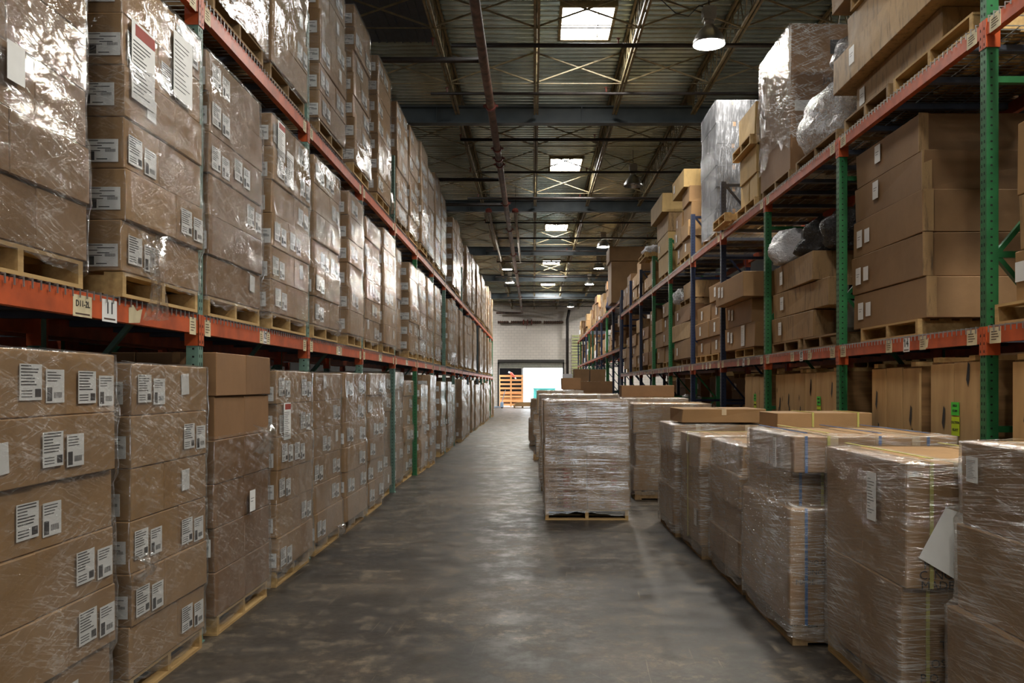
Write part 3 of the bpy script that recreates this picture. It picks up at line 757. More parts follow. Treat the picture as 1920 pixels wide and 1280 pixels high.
def load(label, xf, y0, y1, zb, side, layers, hl, seed, detail=2, depth=1.15, mat='card', fmat='film', group=None, filmz=(0, 1), labels=True, pal='pallet', lean=0.0, special=None, wobble=.012, root_name='wrapped_pallet_load'):
    """one wrapped pallet load. side -1: front faces +X at x = xf; side 1: front faces -X; side 0: front faces -Y with x from y0.. (then xf is Y)"""
    r = random.Random(seed); w = y1-y0
    if side < 0: loc, rz = (xf, y0, zb), PI/2
    elif side > 0: loc, rz = (xf, y1, zb), -PI/2
    else: loc, rz = (y0, xf, zb), 0
    root = thing(root_name, label, 'pallet load', loc, rz, group); kids = []
    pw = min(w-.03, 1.2 if w > 1.25 else 1.06)
    p = put('pallet', cached(pallet_mesh, round(pw, 2), round(depth, 2), pal, seed % 3), root, ((w-pw)/2, .01, 0)); kids.append(p)
    offs = []; z = .13; tops = []
    for k in range(layers):
        ox = lean*k+r.uniform(-wobble, wobble); oy = -.005+r.uniform(-wobble, wobble)*1.2; offs.append((z, z+hl, ox, oy)); z += hl
    ztop = z
    if detail >= 1:
        for k, (za, zc, ox, oy) in enumerate(offs):
            a = w*(.6 if k % 2 == (seed % 2) else .4)
            if special and special.get('split') == 'half': a = w*.5
            rects = [(0, 0, a, .46*depth), (a, 0, w, .54*depth), (0, .46*depth, a, depth)]
            if detail >= 2: rects.append((a, .54*depth, w, depth))
            for q, (xa, ya, xb, yb) in enumerate(rects):
                c = put('carton', ccarton(xb-xa, yb-ya, hl, mat, (seed+k*3+q) % 3), root, (xa+ox+r.uniform(-.003, .003), ya+oy, za)); kids.append(c)
                if not labels: continue
                dx = xb-xa; ck = []
                if q < 2 and dx > .37 and r.random() < .6:
                    bx = .03 if r.random() < .6 else max(.02, dx-.35); bz = r.uniform(.03, .07)
                    ck.append(lab(c, 'tall', bx, bz, v=r.randrange(4))); ck.append(lab(c, 'tall2', bx+.185, bz-.014, v=r.randrange(4)))
                elif q < 2 and r.random() < .2: ck.append(lab(c, 'blank', r.uniform(.1, dx-.2), r.uniform(.06, .13), tilt=r.uniform(-.1, .1)))
                if q in (0, 2) and (side != 0) and r.random() < (.9 if q == 0 else .3):
                    (ck.append(lab(c, 'wide', .01+r.uniform(0, .05), r.uniform(.02, .06), '-x', v=r.randrange(4))) if side < 0 else None)
                KIDS[c.name] = ck
        if special and 'doc' in special:
            kx, kz = special['doc']; q = lab(root, 'doc', kx, kz, off=-.02, name='document_pouch'); q.scale = (special.get('sc', 1),)*3; kids.append(q)
        if special and 'doc2' in special:
            kx, kz = special['doc2']; q = lab(root, 'docplain', kx, kz, off=-.02, name='document_pouch'); q.scale = (special.get('sc', 1),)*3; kids.append(q)
    else:
        m = MB()
        for k, (za, zc, ox, oy) in enumerate(offs):
            a = w*(.6 if k % 2 == (seed % 2) else .4)
            m.cbox(ox, oy, za, a+ox-.002, depth+oy, zc-.001, .006); m.cbox(a+ox+.002, oy, za, w+ox, depth+oy, zc-.001, .006)
            if r.random() < .5:
                bx = r.uniform(.05, w-.3); m.box(bx, oy-.004, za+.05, bx+.09, oy-.001, za+.19, 1); m.box(bx+.11, oy-.004, za+.04, bx+.19, oy-.001, za+.17, 1)
            if r.random() < .4: m.box(-.004+ox, .08, za+.05, ox-.001, .25, za+.16, 1)
        kids.append(m.build('cartons', [mat, 'paper'], root))
    def prof(z):
        for za, zc, ox, oy in offs:
            if z < zc: return (ox-.002, oy-.002, w+ox+.002, depth+oy+.002)
        za, zc, ox, oy = offs[-1]; return (ox, oy, w+ox, depth+oy)
    if fmat:
        f0 = .03+(ztop-.03)*filmz[0]; f1 = .03+(ztop-.03)*filmz[1]
        me = film_mesh(w, depth, prof, f0+.05, f1-.001 if filmz[1] < 1 else ztop, fmat, seed, top=filmz[1] >= 1, n=26 if detail >= 2 else 14, dz=.045 if detail >= 2 else .1)
        kids.append(put('stretch_wrap', me, root))
    KIDS[root.name] = kids
    return root

# left rack rows (positions along the aisle, front edge x, top heights)
L0 = [(-4.4, -3.3), (-3.2, -2.15), (-1.95, -.9), (-.8, .3), (.55, 1.6), (1.7, 2.85), (3.1, 4.2), (4.42, 5.44)]
def slots(i, wmax=1.04):
    a, b = PY[i]+.085, PY[i+1]-.075; mid = (a+b)/2
    return [(a+.01, min(mid-.04, a+wmax)), (mid+.04, min(b-.01, mid+.04+wmax))]
n1 = 0
PH = 'on the teal-post rack'
def lname(level, k):
    lv = {0: 'floor under', 1: 'middle shelf of', 2: 'top shelf of'}[level]
    return 'wrapped carton pallet, %s from the near end, %s teal-post rack' % (ORD[k], lv)
GRP = {0: 'wrapped pallets under the teal-post rack', 1: 'wrapped pallets on the middle shelf of the teal-post rack', 2: 'wrapped pallets on the top shelf of the teal-post rack'}
sd = 100
rl = random.Random(11)
slot_list = [(3.02, 4.12), (4.42, 5.46)]
sl = {0: [(3.1, 4.2), (4.44, 5.44)], 1: [(3.08, 4.1), (4.42, 5.44)], 2: []}
sl[0] += [(5.63, 6.78), (7.0, 8.07), (8.27, 9.4), (9.5, 10.65), (10.85, 11.95), (12.05, 13.16), (13.37, 14.45), (14.55, 15.68)]
sl[1] += [(5.63, 6.72), (6.92, 8.05), (8.27, 9.34), (9.82, 10.64), (10.86, 11.9), (12.1, 13.15), (13.37, 14.4), (14.6, 15.68)]
sl[2] += [(5.64, 6.84), (6.98, 8.06), (8.46, 9.6), (10.12, 11.08), (11.72, 12.75), (13.37, 14.45), (14.6, 15.68)]
for i in range(5, len(PY)-1):
    for lv in (0, 1, 2):
        for s in slots(i): sl[lv].append((s[0]+rl.uniform(-.02, .02), s[1]+rl.uniform(-.05, .01)))
ZB = {0: 0.001, 1: 2.0765, 2: 4.0865}
protos = {}
for lv in (0, 1, 2):
    for k, (a, b) in enumerate(sl[lv]):
        r = random.Random(1000*lv+k)
        lay, hl = {0: (6, .271), 1: (6, .264), 2: (7, .262)}[lv]
        if lv == 0 and k > 5 and r.random() < .35: hl = .28
        if lv == 1 and r.random() < .4: hl = .255
        hl += r.uniform(-.004, .004)
        if lv == 2 and k > 6: lay, hl = r.choice(((7, .262), (7, .27), (6, .29), (7, .25)))
        if lv == 1 and k > 8: hl = r.choice((.245, .255, .262, .268))
        if lv == 0 and k > 8: hl = r.choice((.25, .262, .275, .282))
        if lv == 2 and r.random() < .3: hl -= .012
        xf = {0: -2.06, 1: -2.085, 2: -2.085}[lv]+r.uniform(-.012, .02)+(r.choice((-.1, -.04, 0, 0, .03)) if a > 12 else 0)
        detail = 2 if a < 12 else (1 if a < 23 else 0)
        kw = {}
        if (lv, k) == (1, 1): kw = dict(special={'doc': (.04, 1.02), 'doc2': (.56, 1.2), 'sc': 1.35}, filmz=(.02, 1))
        if (lv, k) == (1, 3): kw = dict(special={'doc': (.1, 1.38), 'doc2': (.36, 1.22)})
        if (lv, k) == (0, 0): kw = dict(fmat='film', mat='card'); xf = -2.02
        if (lv, k) == (1, 0): kw = dict(labels=False, mat='card_red')
        if (lv, k) == (0, 3): kw = dict(special={'doc': (.12, 1.18)}, filmz=(0, 1))
        if (lv, k) == (0, 2): kw = dict(filmz=(0, .70), mat='card_dark', special={'split': 'half'}, labels=False); hl = .285; 
        if detail == 0: kw['fmat'] = 'film_far'
        if detail == 1: kw['fmat'] = 'film_far' if r.random() < .5 else 'film'
        if r.random() < .25 and not kw.get('mat'): kw['mat'] = 'card_red'
        lb = lname(lv, k)
        if (lv, k) == (0, 2): lb = 'pallet of brown cartons with bare upper boxes and torn film, beside teal post'
        elif (lv, k) == (1, 1): lb = 'wrapped pallet with a red-headed document pouch above the 11 tag on middle shelf'
        if detail == 0:
            key = (lv, k % 3, round(hl, 3), lay)
            if key in protos:
                o = copy_tree(protos[key]); o.location = (xf, a, ZB[lv]); o['label'] = lb; continue
        o = load(lb, xf, a, b, ZB[lv], -1, lay, hl, 17*k+lv*5+1, detail, fmat=kw.pop('fmat', 'film'), group=GRP[lv], pal='pallet' if r.random() < .7 else 'pallet_old', **kw)
        if detail == 0: protos[key] = o
        if (lv, k) == (1, 1): film_scrap(o, (.25, -.03, .34), .28, 3, drop=.45)
        if (lv, k) == (0, 1): film_scrap(o, (.05, -.03, .75), .22, 5, drop=.12)
        if (lv, k) == (1, 0): q = lab(o, 'blank', .36, .76, off=-.02); q.scale = (1.1, 1, 1.3)
        if (lv, k) == (0, 2): lab(o, 'slip', .62, .72, off=-.012); lab(o, 'wide', .03, .52, '-x', off=-.012)
        if (lv, k) == (0, 2): film_scrap(o, (.85, -.03, 1.32), .5, 7, drop=.2)
        if (lv, k) == (2, 4): film_scrap(o, (.95, -.02, .3), .15, 9, drop=.28)
        if (lv, k) == (1, 4): film_scrap(o, (.85, -.02, .2), .12, 19, drop=.15)
        if (lv, k) == (0, 4): film_scrap(o, (.9, -.03, .16), .3, 29, drop=.12)
# rack behind
for k, (a, b, z) in enumerate([(5.6, 6.8, 0), (7, 8.1, 0), (8.3, 9.5, 0), (9.6, 10.55, 0), (5.7, 6.8, 2.0765), (8.3, 9.4, 2.0765), (9.6, 10.6, 2.0765), (11.0, 12.1, 0), (12.2, 13.2, 0)]):
    load('dim wrapped pallet, %s along the second rack behind the teal-post rack' % ORD[k], -3.42, a, b, z, -1, 6 if z == 0 else 5, .27, 300+k, 1, fmat=None, group='pallets on the rack behind the teal-post rack')

# ------------------------------------------------------------ floor loads beside and in the aisle
# central pallet
P = load('wrapped pallet of five carton layers standing alone in the aisle', 10.52, .13, 1.16, 0, 0, 5, .262, 77, 2, depth=1.2, mat='card', fmat='film_crease', labels=False, special={'split': 'half'}, wobble=.006)
for k in range(5):
    z = .13+.262*k
    for x, sz, mt in ((.1, .04, 'ink_soft'), (.2, .042, 'ink'), (.27, .042, 'ink_red'), (.36, .036, 'ink_soft'), (.7, .036, 'ink_soft'), (.84, .036, 'ink_red')):
        for j in range(5):
            if (x, j) in ((.1, 0), (.1, 3), (.84, 2)): continue
            text(('MWE', 'SBT', 'KRO', 'LHE', 'NAT')[(j+k) % 5], sz, mt, P, (x, -.0125, z+.035+j*.046), name='print')
    if k in (0, 2, 4): text('MADE IN CHINA', .036, 'ink_soft', P, (.38, -.0125, z+.225), name='print')
# row of wrapped loads in front of the green-post rack: (near y, far y, x, top tiers ...)
def tier_load(label, x, y0, y1, tiers, seed, depth=1.05, straps=(), pal='pallet_old', fm='film_heavy', n=26, group='wrapped loads standing before the green-post rack', fside=None):
    """tiers: list of (z0, z1, dx, dy0, dy1, cols) from the pallet up; front faces -X at x"""
    root = thing('wrapped_pallet_load', label, 'pallet load', (x, y1, 0), -PI/2, group); w = y1-y0; r = random.Random(seed)
    put('pallet', cached(pallet_mesh, round(min(w, 1.2), 2), round(depth, 2), pal, seed % 3), root, ((w-min(w, 1.2))/2, .02, 0))
    for ti, (z0, z1, dx, e0, e1, cols) in enumerate(tiers):
        # local x runs from far (0) to near (w); dx pushes the tier back from the aisle
        xs = [e1+(w-e0-e1)*c/cols for c in range(cols+1)]
        rows = 2
        for c in range(cols):
            for rw in range(rows):
                ya = dx+rw*(depth-dx)/rows; yb = dx+(rw+1)*(depth-dx)/rows
                put('carton', ccarton(xs[c+1]-xs[c], yb-ya, z1-z0, 'card', (seed+c+rw+ti) % 3, 'tape_clear', .006), root, (xs[c], ya, z0))
    def prof(z):
        for i, (z0, z1, dx, e0, e1, cols) in enumerate(tiers):
            if z < z1: return (e1, dx, w-e0, depth)
        z0, z1, dx, e0, e1, cols = tiers[-1]; return (e1, dx, w-e0, depth)
    me = film_mesh(w, depth, prof, .06, tiers[-1][1], fm, seed, True, n, .04, .012)
    put('stretch_wrap', me, root)
    zt = tiers[-1][1]; _, _, dx, e0, e1, _ = tiers[-1]
    for (kind, pos, mt) in straps:
        m = MB()
        if kind == 'along':    # strap over the top from front to back and down the near-side
            m.box(pos-.008, dx-.016, tiers[0][0], pos+.008, dx-.0135, zt+.02); m.box(pos-.008, dx-.016, zt+.017, pos+.008, depth, zt+.02)
        else:                  # strap across, visible on the near end
            for (z0, z1, tdx, te0, te1, _) in tiers: m.box(w-te0+.001, pos-.009, z0, w-te0+.006, pos+.009, z1)
            m.box(e1, pos-.009, zt+.017, w-e0+.004, pos+.009, zt+.02)
        m.build('strap', mt, root)
    return root
R0 = tier_load('heavily wrapped pallet load with bulging base, nearest of the row before green-post rack', 1.9, 2.75, 4.02, [(.13, .62, 0, 0, 0, 2), (.62, 1.0, .03, .02, .02, 2), (1.0, 1.375, .05, .02, .03, 2)], 1, .88, [('across', .5, 'strap_black')])
q = lab(R0, 'docplain', .12, 1.2, off=.035, name='paper_sheet'); q.scale = (.5, 1, .4)
R1 = tier_load('two-tier wrapped load with white sheet stuck on its corner and yellow straps', 1.79, 4.22, 5.37, [(.13, .645, 0, .04, .02, 2), (.645, 1.255, .01, 0, 0, 2)], 2, 1.02, [('across', .13, 'strap_yellow'), ('across', .7, 'strap_yellow')], pal='pallet')
w1 = 5.37-4.22
o = lab(R1, 'docplain', .72, .92, off=-.012, v=1, name='carton_label'); o.scale = (.6, 1, .9)
m = MB(); m.poly([(w1+.02, .19, 1.04), (w1+.045, .42, .96), (w1+.045, .26, .68), (w1+.02, .06, .8)]); m.poly([(w1+.022, .06, .8), (w1+.047, .26, .68), (w1+.047, .42, .96), (w1+.022, .19, 1.04)]); m.build('paper_sheet', 'paper', R1)
for t, z, y in (('POWER', .9, .3), ('JIANMAN', .82, .3), ('P.O. NO. GH-16', .76, .3), ('C. NO.', .71, .16), ('MADE IN CHINA', .66, .3), ('TORREY', .36, .3), ('LOS ANGELES', .27, .3), ('P.O. NO. GH-16', .2, .3)):
    text(t, .06, 'ink', R1, (w1+.004 if z > .645 else w1-.036, y, z), '+x', name='print')
R2 = tier_load('wrapped load of large cartons with blue straps over its top, two-step profile', 1.6, 5.45, 6.68, [(.13, .86, 0, 0, 0, 2), (.86, 1.08, .04, .12, .02, 2), (1.08, 1.31, .02, .0, .1, 2)], 3, 1.04, [('across', .56, 'strap_blue'), ('across', .86, 'strap_blue'), ('across', .1, 'strap_blue'), ('across', .24, 'strap_yellow')])
o = lab(R2, 'docplain', .9, .9+.19, off=-.012, v=2, name='carton_label'); o.scale = (.35, 1, .7)
w2 = 6.68-5.45
for t, z in (('P/O 88.41', .52), ('GINO. 20-1', .46), ('MADE IN CHINA', .4)): text(t, .045, 'ink', R2, (w2+.004, .2, z), '+x', name='print')
bx = thing('carton', 'long flat carton with two blue straps lying on the blue-strapped wrapped load', 'carton', (2.68, 6.75, 1.333), 0)
m = MB(); m.cbox(0, 0, 0, .5, .6, .001+.001, .0005)
bpy.data.objects.remove(bx)
R3 = tier_load('slim wrapped load of cartons with wrinkled glossy near side', 1.6, 6.78, 7.95, [(.13, .4, .0, .0, .0, 2), (.4, .66, .02, .01, 0, 2), (.66, .92, .0, .0, .01, 2), (.92, 1.15, .02, .01, .0, 2)], 4, 1.0)
R4 = tier_load('wrapped load with cut film at the pallet and yellow strap loosely tied on top', 1.55, 8.15, 9.2, [(.13, .5, .0, .0, .0, 2), (.5, .83, .015, .01, 0, 2), (.83, 1.145, .0, .0, .01, 2)], 5, 1.05, [('along', .5, 'strap_yellow')])
lab(R4, 'blank', .42, .95, off=-.012, name='carton_label'); lab(R4, 'slip', .85, .3, off=-.012, name='carton_label')
R5 = tier_load('wrapped load with an open-topped film edge behind the yellow-strapped load', 1.5, 9.35, 10.45, [(.13, .52, .0, .0, .0, 2), (.52, .92, .02, .01, 0, 2), (.92, 1.2, .0, .0, .01, 2)], 6, 1.05)
for t, z in (('NO. 200', 1.12), ('QTY 12', 1.06), ('MADE IN CHINA', 1.0)): text(t, .045, 'ink_soft', R5, (1.1+.004, .6, z), '+x', name='print')
R6 = tier_load('wrapped load standing just behind the lone aisle pallet, beside navy post', 1.42, 12.4, 13.5, [(.13, .45, .0, .0, .0, 2), (.45, .95, .03, .01, 0, 2), (.95, 1.36, .0, .0, .01, 2)], 7, 1.1)
lab(R6, 'slip', .9, 1.0, off=-.012, name='carton_label')
R7 = tier_load('wrapped load in the aisle hidden behind the lone pallet', .1, 13.4, 14.6, [(.13, .6, .0, .0, .0, 2), (.6, 1.05, .02, .01, 0, 2), (1.05, 1.48, .0, .0, .01, 2)], 8, 1.2, group=None)
R8 = tier_load('wrapped load with flat top behind the lone pallet toward the navy posts', 1.5, 14.7, 15.9, [(.13, .6, .0, .0, .0, 2), (.6, 1.0, .02, .01, 0, 2), (1.0, 1.4, .0, .0, .01, 2)], 9, 1.1)
R9 = tier_load('bulging dark wrapped load leaning into the aisle past the lone pallet', -.02, 18.9, 20.1, [(.13, .55, .08, .0, .0, 2), (.55, 1.0, .02, .01, 0, 2), (1.0, 1.5, .1, .0, .01, 2)], 10, 1.1, group=None)
R10 = tier_load('far wrapped load of leaning cartons at the aisle edge', -.12, 23.4, 24.6, [(.13, .7, .0, .0, .0, 2), (.7, 1.25, .05, .01, 0, 2)], 12, 1.15, group=None)
R11 = tier_load('low wrapped load among the loads in the middle distance', 1.3, 19.2, 20.4, [(.13, .7, .0, .0, .0, 2), (.7, 1.4, .05, .01, 0, 2)], 13, 1.15, group=None)
R12 = tier_load('far wrapped load under the loose stacked cartons', 1.2, 26.0, 27.2, [(.13, .7, .0, .0, .0, 2), (.7, 1.35, .05, .01, 0, 2)], 14, 1.2, group=None)

# ------------------------------------------------------------ loose cartons of the right rack
def carton(label, x0, y0, y1, z0, h, depth=.9, mat='card', tape='tape', rz=0.0, tilt=0.0, tags=(), jit=.008, group=None, name='carton'):
    w = y1-y0; o = put(name, cached(carton_mesh, round(w, 3), round(depth, 3), round(h, 3), mat, int(y0*7+z0*13) % 7, tape, jit), None, (x0, y1, z0), (tilt, 0, -PI/2+rz))
    tag(o, label, 'carton', group)
    for (k, x, z) in tags: lab(o, k, x, z)
    return o
def lone_pallet(label, x0, y0, y1, z, mat='pallet', depth=1.05, rz=0, group='pallets under the loose cartons'):
    return tag(put('pallet', cached(pallet_mesh, round(y1-y0, 2), depth, mat, int(y0*3) % 3), None, (x0, y1, z), (0, 0, -PI/2+rz)), label, 'pallet', group)
Z1, Z2 = 2.0015, 3.9315
PT = .129
g1 = 'cartons on the lower shelf of the green-post rack'; g2 = 'cartons on the upper shelf of the green-post rack'
# near bay beyond the first green post (cut by the picture edge)
lone_pallet('pallet cut by the picture edge on the lower shelf nearest the camera', 2.88, 4.5, 5.46, Z1)
z = Z1+PT
for k, (h, y0, y1, x0, t) in enumerate(((.31, 4.45, 5.33, 2.93, [('blank', .02, .12)]), (.33, 4.5, 5.28, 2.93, []), (.44, 4.4, 5.3, 2.93, [('docplain', .2, .1)]))):
    carton('plain brown carton, %s up at the near end of the lower shelf past the post' % ORD[k], x0, y0, y1, z, h, .8, 'card_old' if k == 1 else 'card', 'tape_clear', tags=t, group=g1); z += h+.001
# five long boxes
lone_pallet('pallet under the five long brown cartons', 2.9, 6.6, 7.75, Z1)
z = Z1+PT
for k, (yn, yf, h, dx) in enumerate(((6.52, 8.0, .315, 0), (6.56, 8.03, .335, -.01), (6.57, 8.03, .325, 0), (6.62, 8.02, .305, .01), (6.7, 8.0, .305, .02))):
    o = carton('long brown carton with paper labels, %s of five stacked beside the green post' % ('lowest', 'second lowest', 'middle', 'second highest', 'topmost')[k], 2.93+dx, yn, yf, z, h, 1.25, 'card_red', None,
           tags=[('slip', .12, .08), ('blank', .3, .1)] if k < 3 else [('slip', .45, .12)], jit=.012, group='five long cartons in one stack')
    w_ = yf-yn; m = MB(); m.box(w_-.004, 0, .004, w_+.006, .075, h-.004); m.build('carton_flap', 'card_old', o); z += h
# wrapped worn boxes, bay 1
lone_pallet('left-hand pallet under the worn taped cartons' .replace('left-hand ', 'worn '), 2.9, 9.55, 10.62, Z1, 'pallet_old'); lone_pallet('reddish pallet under the worn taped cartons and grey foam', 2.9, 8.3, 9.4, Z1, 'pallet_old')
z = Z1+PT
for k, (yn, yf, h) in enumerate(((9.1, 10.64, .29), (8.7, 10.62, .29), (9.04, 10.62, .31))):
    carton('worn taped brown carton, %s of three below the plastic bags' % ('lowest', 'middle', 'topmost')[k], 2.9+.01*k, yn, yf, z, h, .95, 'card_old', 'tape_clear', rz=(0, .02, -.03)[k], tags=[('slip', .3, .08)], jit=.02, group='worn cartons below the plastic bags'); z += h+.004
zb = z
def blob(name, mat, c, s, seed, label, cat, n=(20, 14), crumple=.28, group=None, smooth=True):
    r = random.Random(seed); m = MB(); R = []; nu, nv = n
    ph = [r.uniform(0, 6.28) for _ in range(12)]
    for i in range(nv+1):
        th = PI*i/nv; row = []
        for j in range(nu):
            a = 2*PI*j/nu; x, y, z = math.sin(th)*math.cos(a), math.sin(th)*math.sin(a), -math.cos(th)
            q = 1+crumple*(.5*math.sin(3*a+ph[0]+th*2)+.4*math.sin(5*a+ph[1]-th*4)+.35*math.sin(7*th+ph[2]+2*a)+r.uniform(-.35, .35))*math.sin(th)
            zz = z*q
            if zz < -.55: zz = -.55
            row.append(len(m.v)); m.v.append((c[0]+s[0]*x*q, c[1]+s[1]*y*q, c[2]+s[2]*(zz+.55)))
        R.append(row)
    for i in range(nv):
        for j in range(nu): m.f.append((R[i][j], R[i][(j+1) % nu], R[i+1][(j+1) % nu], R[i+1][j])); m.m.append(0)
    o = m.build(name, mat, smooth=smooth); return tag(o, label, cat, group)
blob('plastic_bag', 'white_bag', (3.05, 10.22, zb+.003), (.26, .24, .27), 3, 'crumpled white plastic bag on the worn cartons', 'bag', (30, 20), .25)
blob('plastic_bag', 'black_bag', (3.2, 9.6, zb+.003), (.28, .24, .28), 5, 'shiny black plastic bag beside the white bag on the worn cartons', 'bag', (30, 20), .25)
blob('plastic_bag', 'black_bag', (3.25, 8.98, zb+.003), (.26, .24, .27), 8, 'black plastic bag next to the second green post', 'bag', (30, 20), .2)
m = MB(); N = 16; pr = [(0, 0, .45), (0, .01, .3), (.02, .015, .15), (.06, .01, .05), (.12, 0, .012), (.2, 0, .02), (.26, 0, .06), (.3, 0, .04)]
for a, b in zip(pr[:-1], pr[1:]):
    for s in (0, .02): m.poly([(2.98+a[1]+s, 8.32+a[0], z-.55+a[2] if False else Z1+PT+a[2]), (2.98+b[1]+s, 8.32+b[0], Z1+PT+b[2]), (3.5+b[1], 8.32+b[0], Z1+PT+b[2]), (3.5+a[1], 8.32+a[0], Z1+PT+a[2])])
m.build('foam_sheet', 'foam'); tag(bpy.data.objects['foam_sheet'], 'curled grey foam sheet standing against the second green post', 'foam sheet')
# three large cartons bay 2
lone_pallet('pallet under the three large clean cartons', 2.9, 11.5, 12.55, Z1); z = Z1+PT
for k, (yn, yf, h, x0) in enumerate(((11.35, 13.12, .325, 2.87), (11.55, 13.12, .325, 2.88), (11.35, 13.05, .33, 2.72))):
    carton('large clean brown carton with paper slips, %s of three' % ('lowest', 'middle', 'topmost')[k], x0, yn, yf, z, h, .95, 'card', 'tape_clear', tags=[('slip', .2, .12), ('slip', .4, .1), ('docplain', 1.05, .03)][:(3, 2, 2)[k]], group='three large clean cartons'); z += h
# bay 3: two columns
lone_pallet('pallet under the two columns of small cartons', 2.9, 13.7, 14.7, Z1); lone_pallet('pallet under the farther column of small cartons', 2.9, 14.75, 15.6, Z1)
for cidx, (a, b) in enumerate(((13.42, 14.35), (14.4, 15.55))):
    z = Z1+PT
    for k in range(4 if cidx == 0 else 3):
        h = (.28, .27, .28, .26)[k]
        carton('small brown carton, %s up in the %s column after the first navy post' % (ORD[k], ('nearer', 'farther')[cidx]), 2.88+(.0 if k % 2 else .03), a+.02*(k % 2), b-.03*(k == 3), z, h, .9, 'card', 'tape_clear', tags=[('slip', .4, .06)], group='small cartons after the first navy post'); z += h+.001
# bay 4
lone_pallet('pallet under the bulging cartons after the second navy post', 2.9, 16.0, 17.1, Z1, 'pallet_old'); z = Z1+PT
for k, (yn, yf, h, mt) in enumerate(((15.9, 17.95, .36, 'card'), (16.0, 18.05, .33, 'card_old'), (16.1, 17.9, .3, 'card_dark'))):
    carton('bulging brown carton, %s up in the heap after the second navy post' % ORD[k], 2.88, yn, yf, z, h, .95, mt, 'tape_clear', jit=.02, tags=[('slip', .4, .08)] if k != 1 else [], group=g1); z += h+.002
lone_pallet('small tilted pallet on top of the bulging cartons', 2.9, 16.2, 17.3, z, 'pallet_old', .9); z += PT
o = carton('plastic-wrapped carton on the pallet topping the bulging heap', 2.95, 16.2, 17.2, z, .32, .9, 'card_old', None, jit=.02)
blob('film_bundle', 'bubble', (2.95, 17.62, z), (.12, .26, .2), 9, 'crumpled clear film hanging beside the wrapped carton on the bulging heap', 'plastic film', (18, 12))

# upper shelf
lone_pallet('long pallet under the dirty long cartons on the upper shelf', 2.86, 7.05, 8.05, Z2, 'pallet_old'); lone_pallet('pallet beside the first green post on the upper shelf', 2.86, 5.7, 6.95, Z2, 'pallet')
z = Z2+PT
carton('recessed brown carton under the long dirty carton on upper shelf', 2.95, 6.3, 8.0, z, .3, 1.0, 'card_old', None, tags=[('slip', .1, .08)]); z += .3
carton('very long dirty carton spanning the near upper shelf', 2.83, 5.65, 8.28, z, .32, 1.05, 'card_old', None, tags=[('slip', .45, .12)], jit=.012); z += .32
carton('long dirty carton set back on top of the longest one', 2.92, 5.6, 8.15, z, .36, 1.0, 'card_old', None, jit=.012); z += .36
lone_pallet('thin pallet lying on the topmost long dirty carton', 2.9, 6.9, 8.0, z, 'pallet', 1.0); 
o = carton('film-covered carton topping the near upper shelf', 2.86, 7.3, 8.4, z+PT, .4, .8, 'card', None)
# tall wrapped box bay 1
lone_pallet('pallet under the tall wrapped carton on upper shelf', 2.88, 9.85, 11.0, Z2, 'pallet_old'); lone_pallet('pallet under the bubble wrap bundle', 2.88, 8.3, 9.6, Z2, 'pallet_old')
tl_ = thing('tall_wrapped_carton', 'tall brown carton half covered with torn glossy film on upper shelf', 'carton', (2.9, 11.2, Z2+PT), -PI/2)
put('carton', ccarton(1.33, 1.05, 1.64, 'card_dark', 2, None, .01), tl_)
put('carton', ccarton(.62, .5, .62, 'card', 1, 'tape_clear', .01), tl_, (.7, -.06-.44, 0)) if False else None
put('stretch_wrap', film_mesh(1.33, 1.05, lambda z: (0, 0, 1.33, 1.05), .35, 1.64, 'film_torn', 42, True, 30, .05, .014, .1), tl_)
MB().box(1.331, .45, 1.3, 1.334, .62, 1.46).build('printed_square', 'ink', tl_)
text('JAMES', .1, 'ink_soft', tl_, (1.334, .5, 1.0), '+x', name='print'); text('120 PCS', .05, 'ink_soft', tl_, (1.334, .5, .9), '+x', name='print')
m = MB(); m.box(1.331, .05, .66, 1.334, .22, .78); m.build('carton_label', 'paper', tl_)
film_scrap(tl_, (.3, -.02, 1.45), .5, 31, 'film', .8)
blob('bubble_wrap_bundle', 'bubble', (3.1, 9.05, Z2+PT), (.28, .62, .42), 12, 'shiny clear bubble wrap bundle on the upper shelf', 'bubble wrap', (40, 28), .16)
blob('bubble_wrap_bundle', 'bubble', (3.2, 8.7, Z2+PT+.66), (.2, .36, .25), 14, 'smaller clear film bundle on top of the bubble wrap', 'bubble wrap', (30, 20), .22)
# bay 2 upper
lone_pallet('pallet under the pale cartons on the upper shelf', 2.86, 11.3, 12.3, Z2); z = Z2+PT
for k, (h, y0, y1) in enumerate(((.32, 11.3, 11.75), (.32, 11.78, 12.25))): carton('small pale carton, %s of the pair low on the upper shelf' % ('nearer', 'farther')[k], 2.9, y0, y1, z, h, .9, 'card_yellow', 'tape_clear')
z += .322
carton('pale carton resting across the pair of small cartons on upper shelf', 2.88, 11.3, 12.2, z, .36, .9, 'card_yellow', 'tape_clear'); z += .362
lone_pallet('pallet lying between two pale cartons high on the upper shelf', 2.8, 11.3, 12.3, z, 'pallet'); z += PT
carton('pale carton topping the pallet high on the upper shelf', 2.86, 11.3, 12.2, z, .42, .9, 'card_yellow', 'tape_clear')
lone_pallet('empty pale pallet sticking out beside the first navy post', 2.7, 12.33, 13.15, Z2+.002, 'pallet', 1.05)
# bay 3 upper: tall grey wrapped load
o = load('tall load under cloudy grey film between the navy posts on upper shelf', 2.88, 13.75, 14.95, Z2, 1, 6, .34, 55, 1, depth=1.0, mat='grey_goods', fmat='film_grey', labels=False)
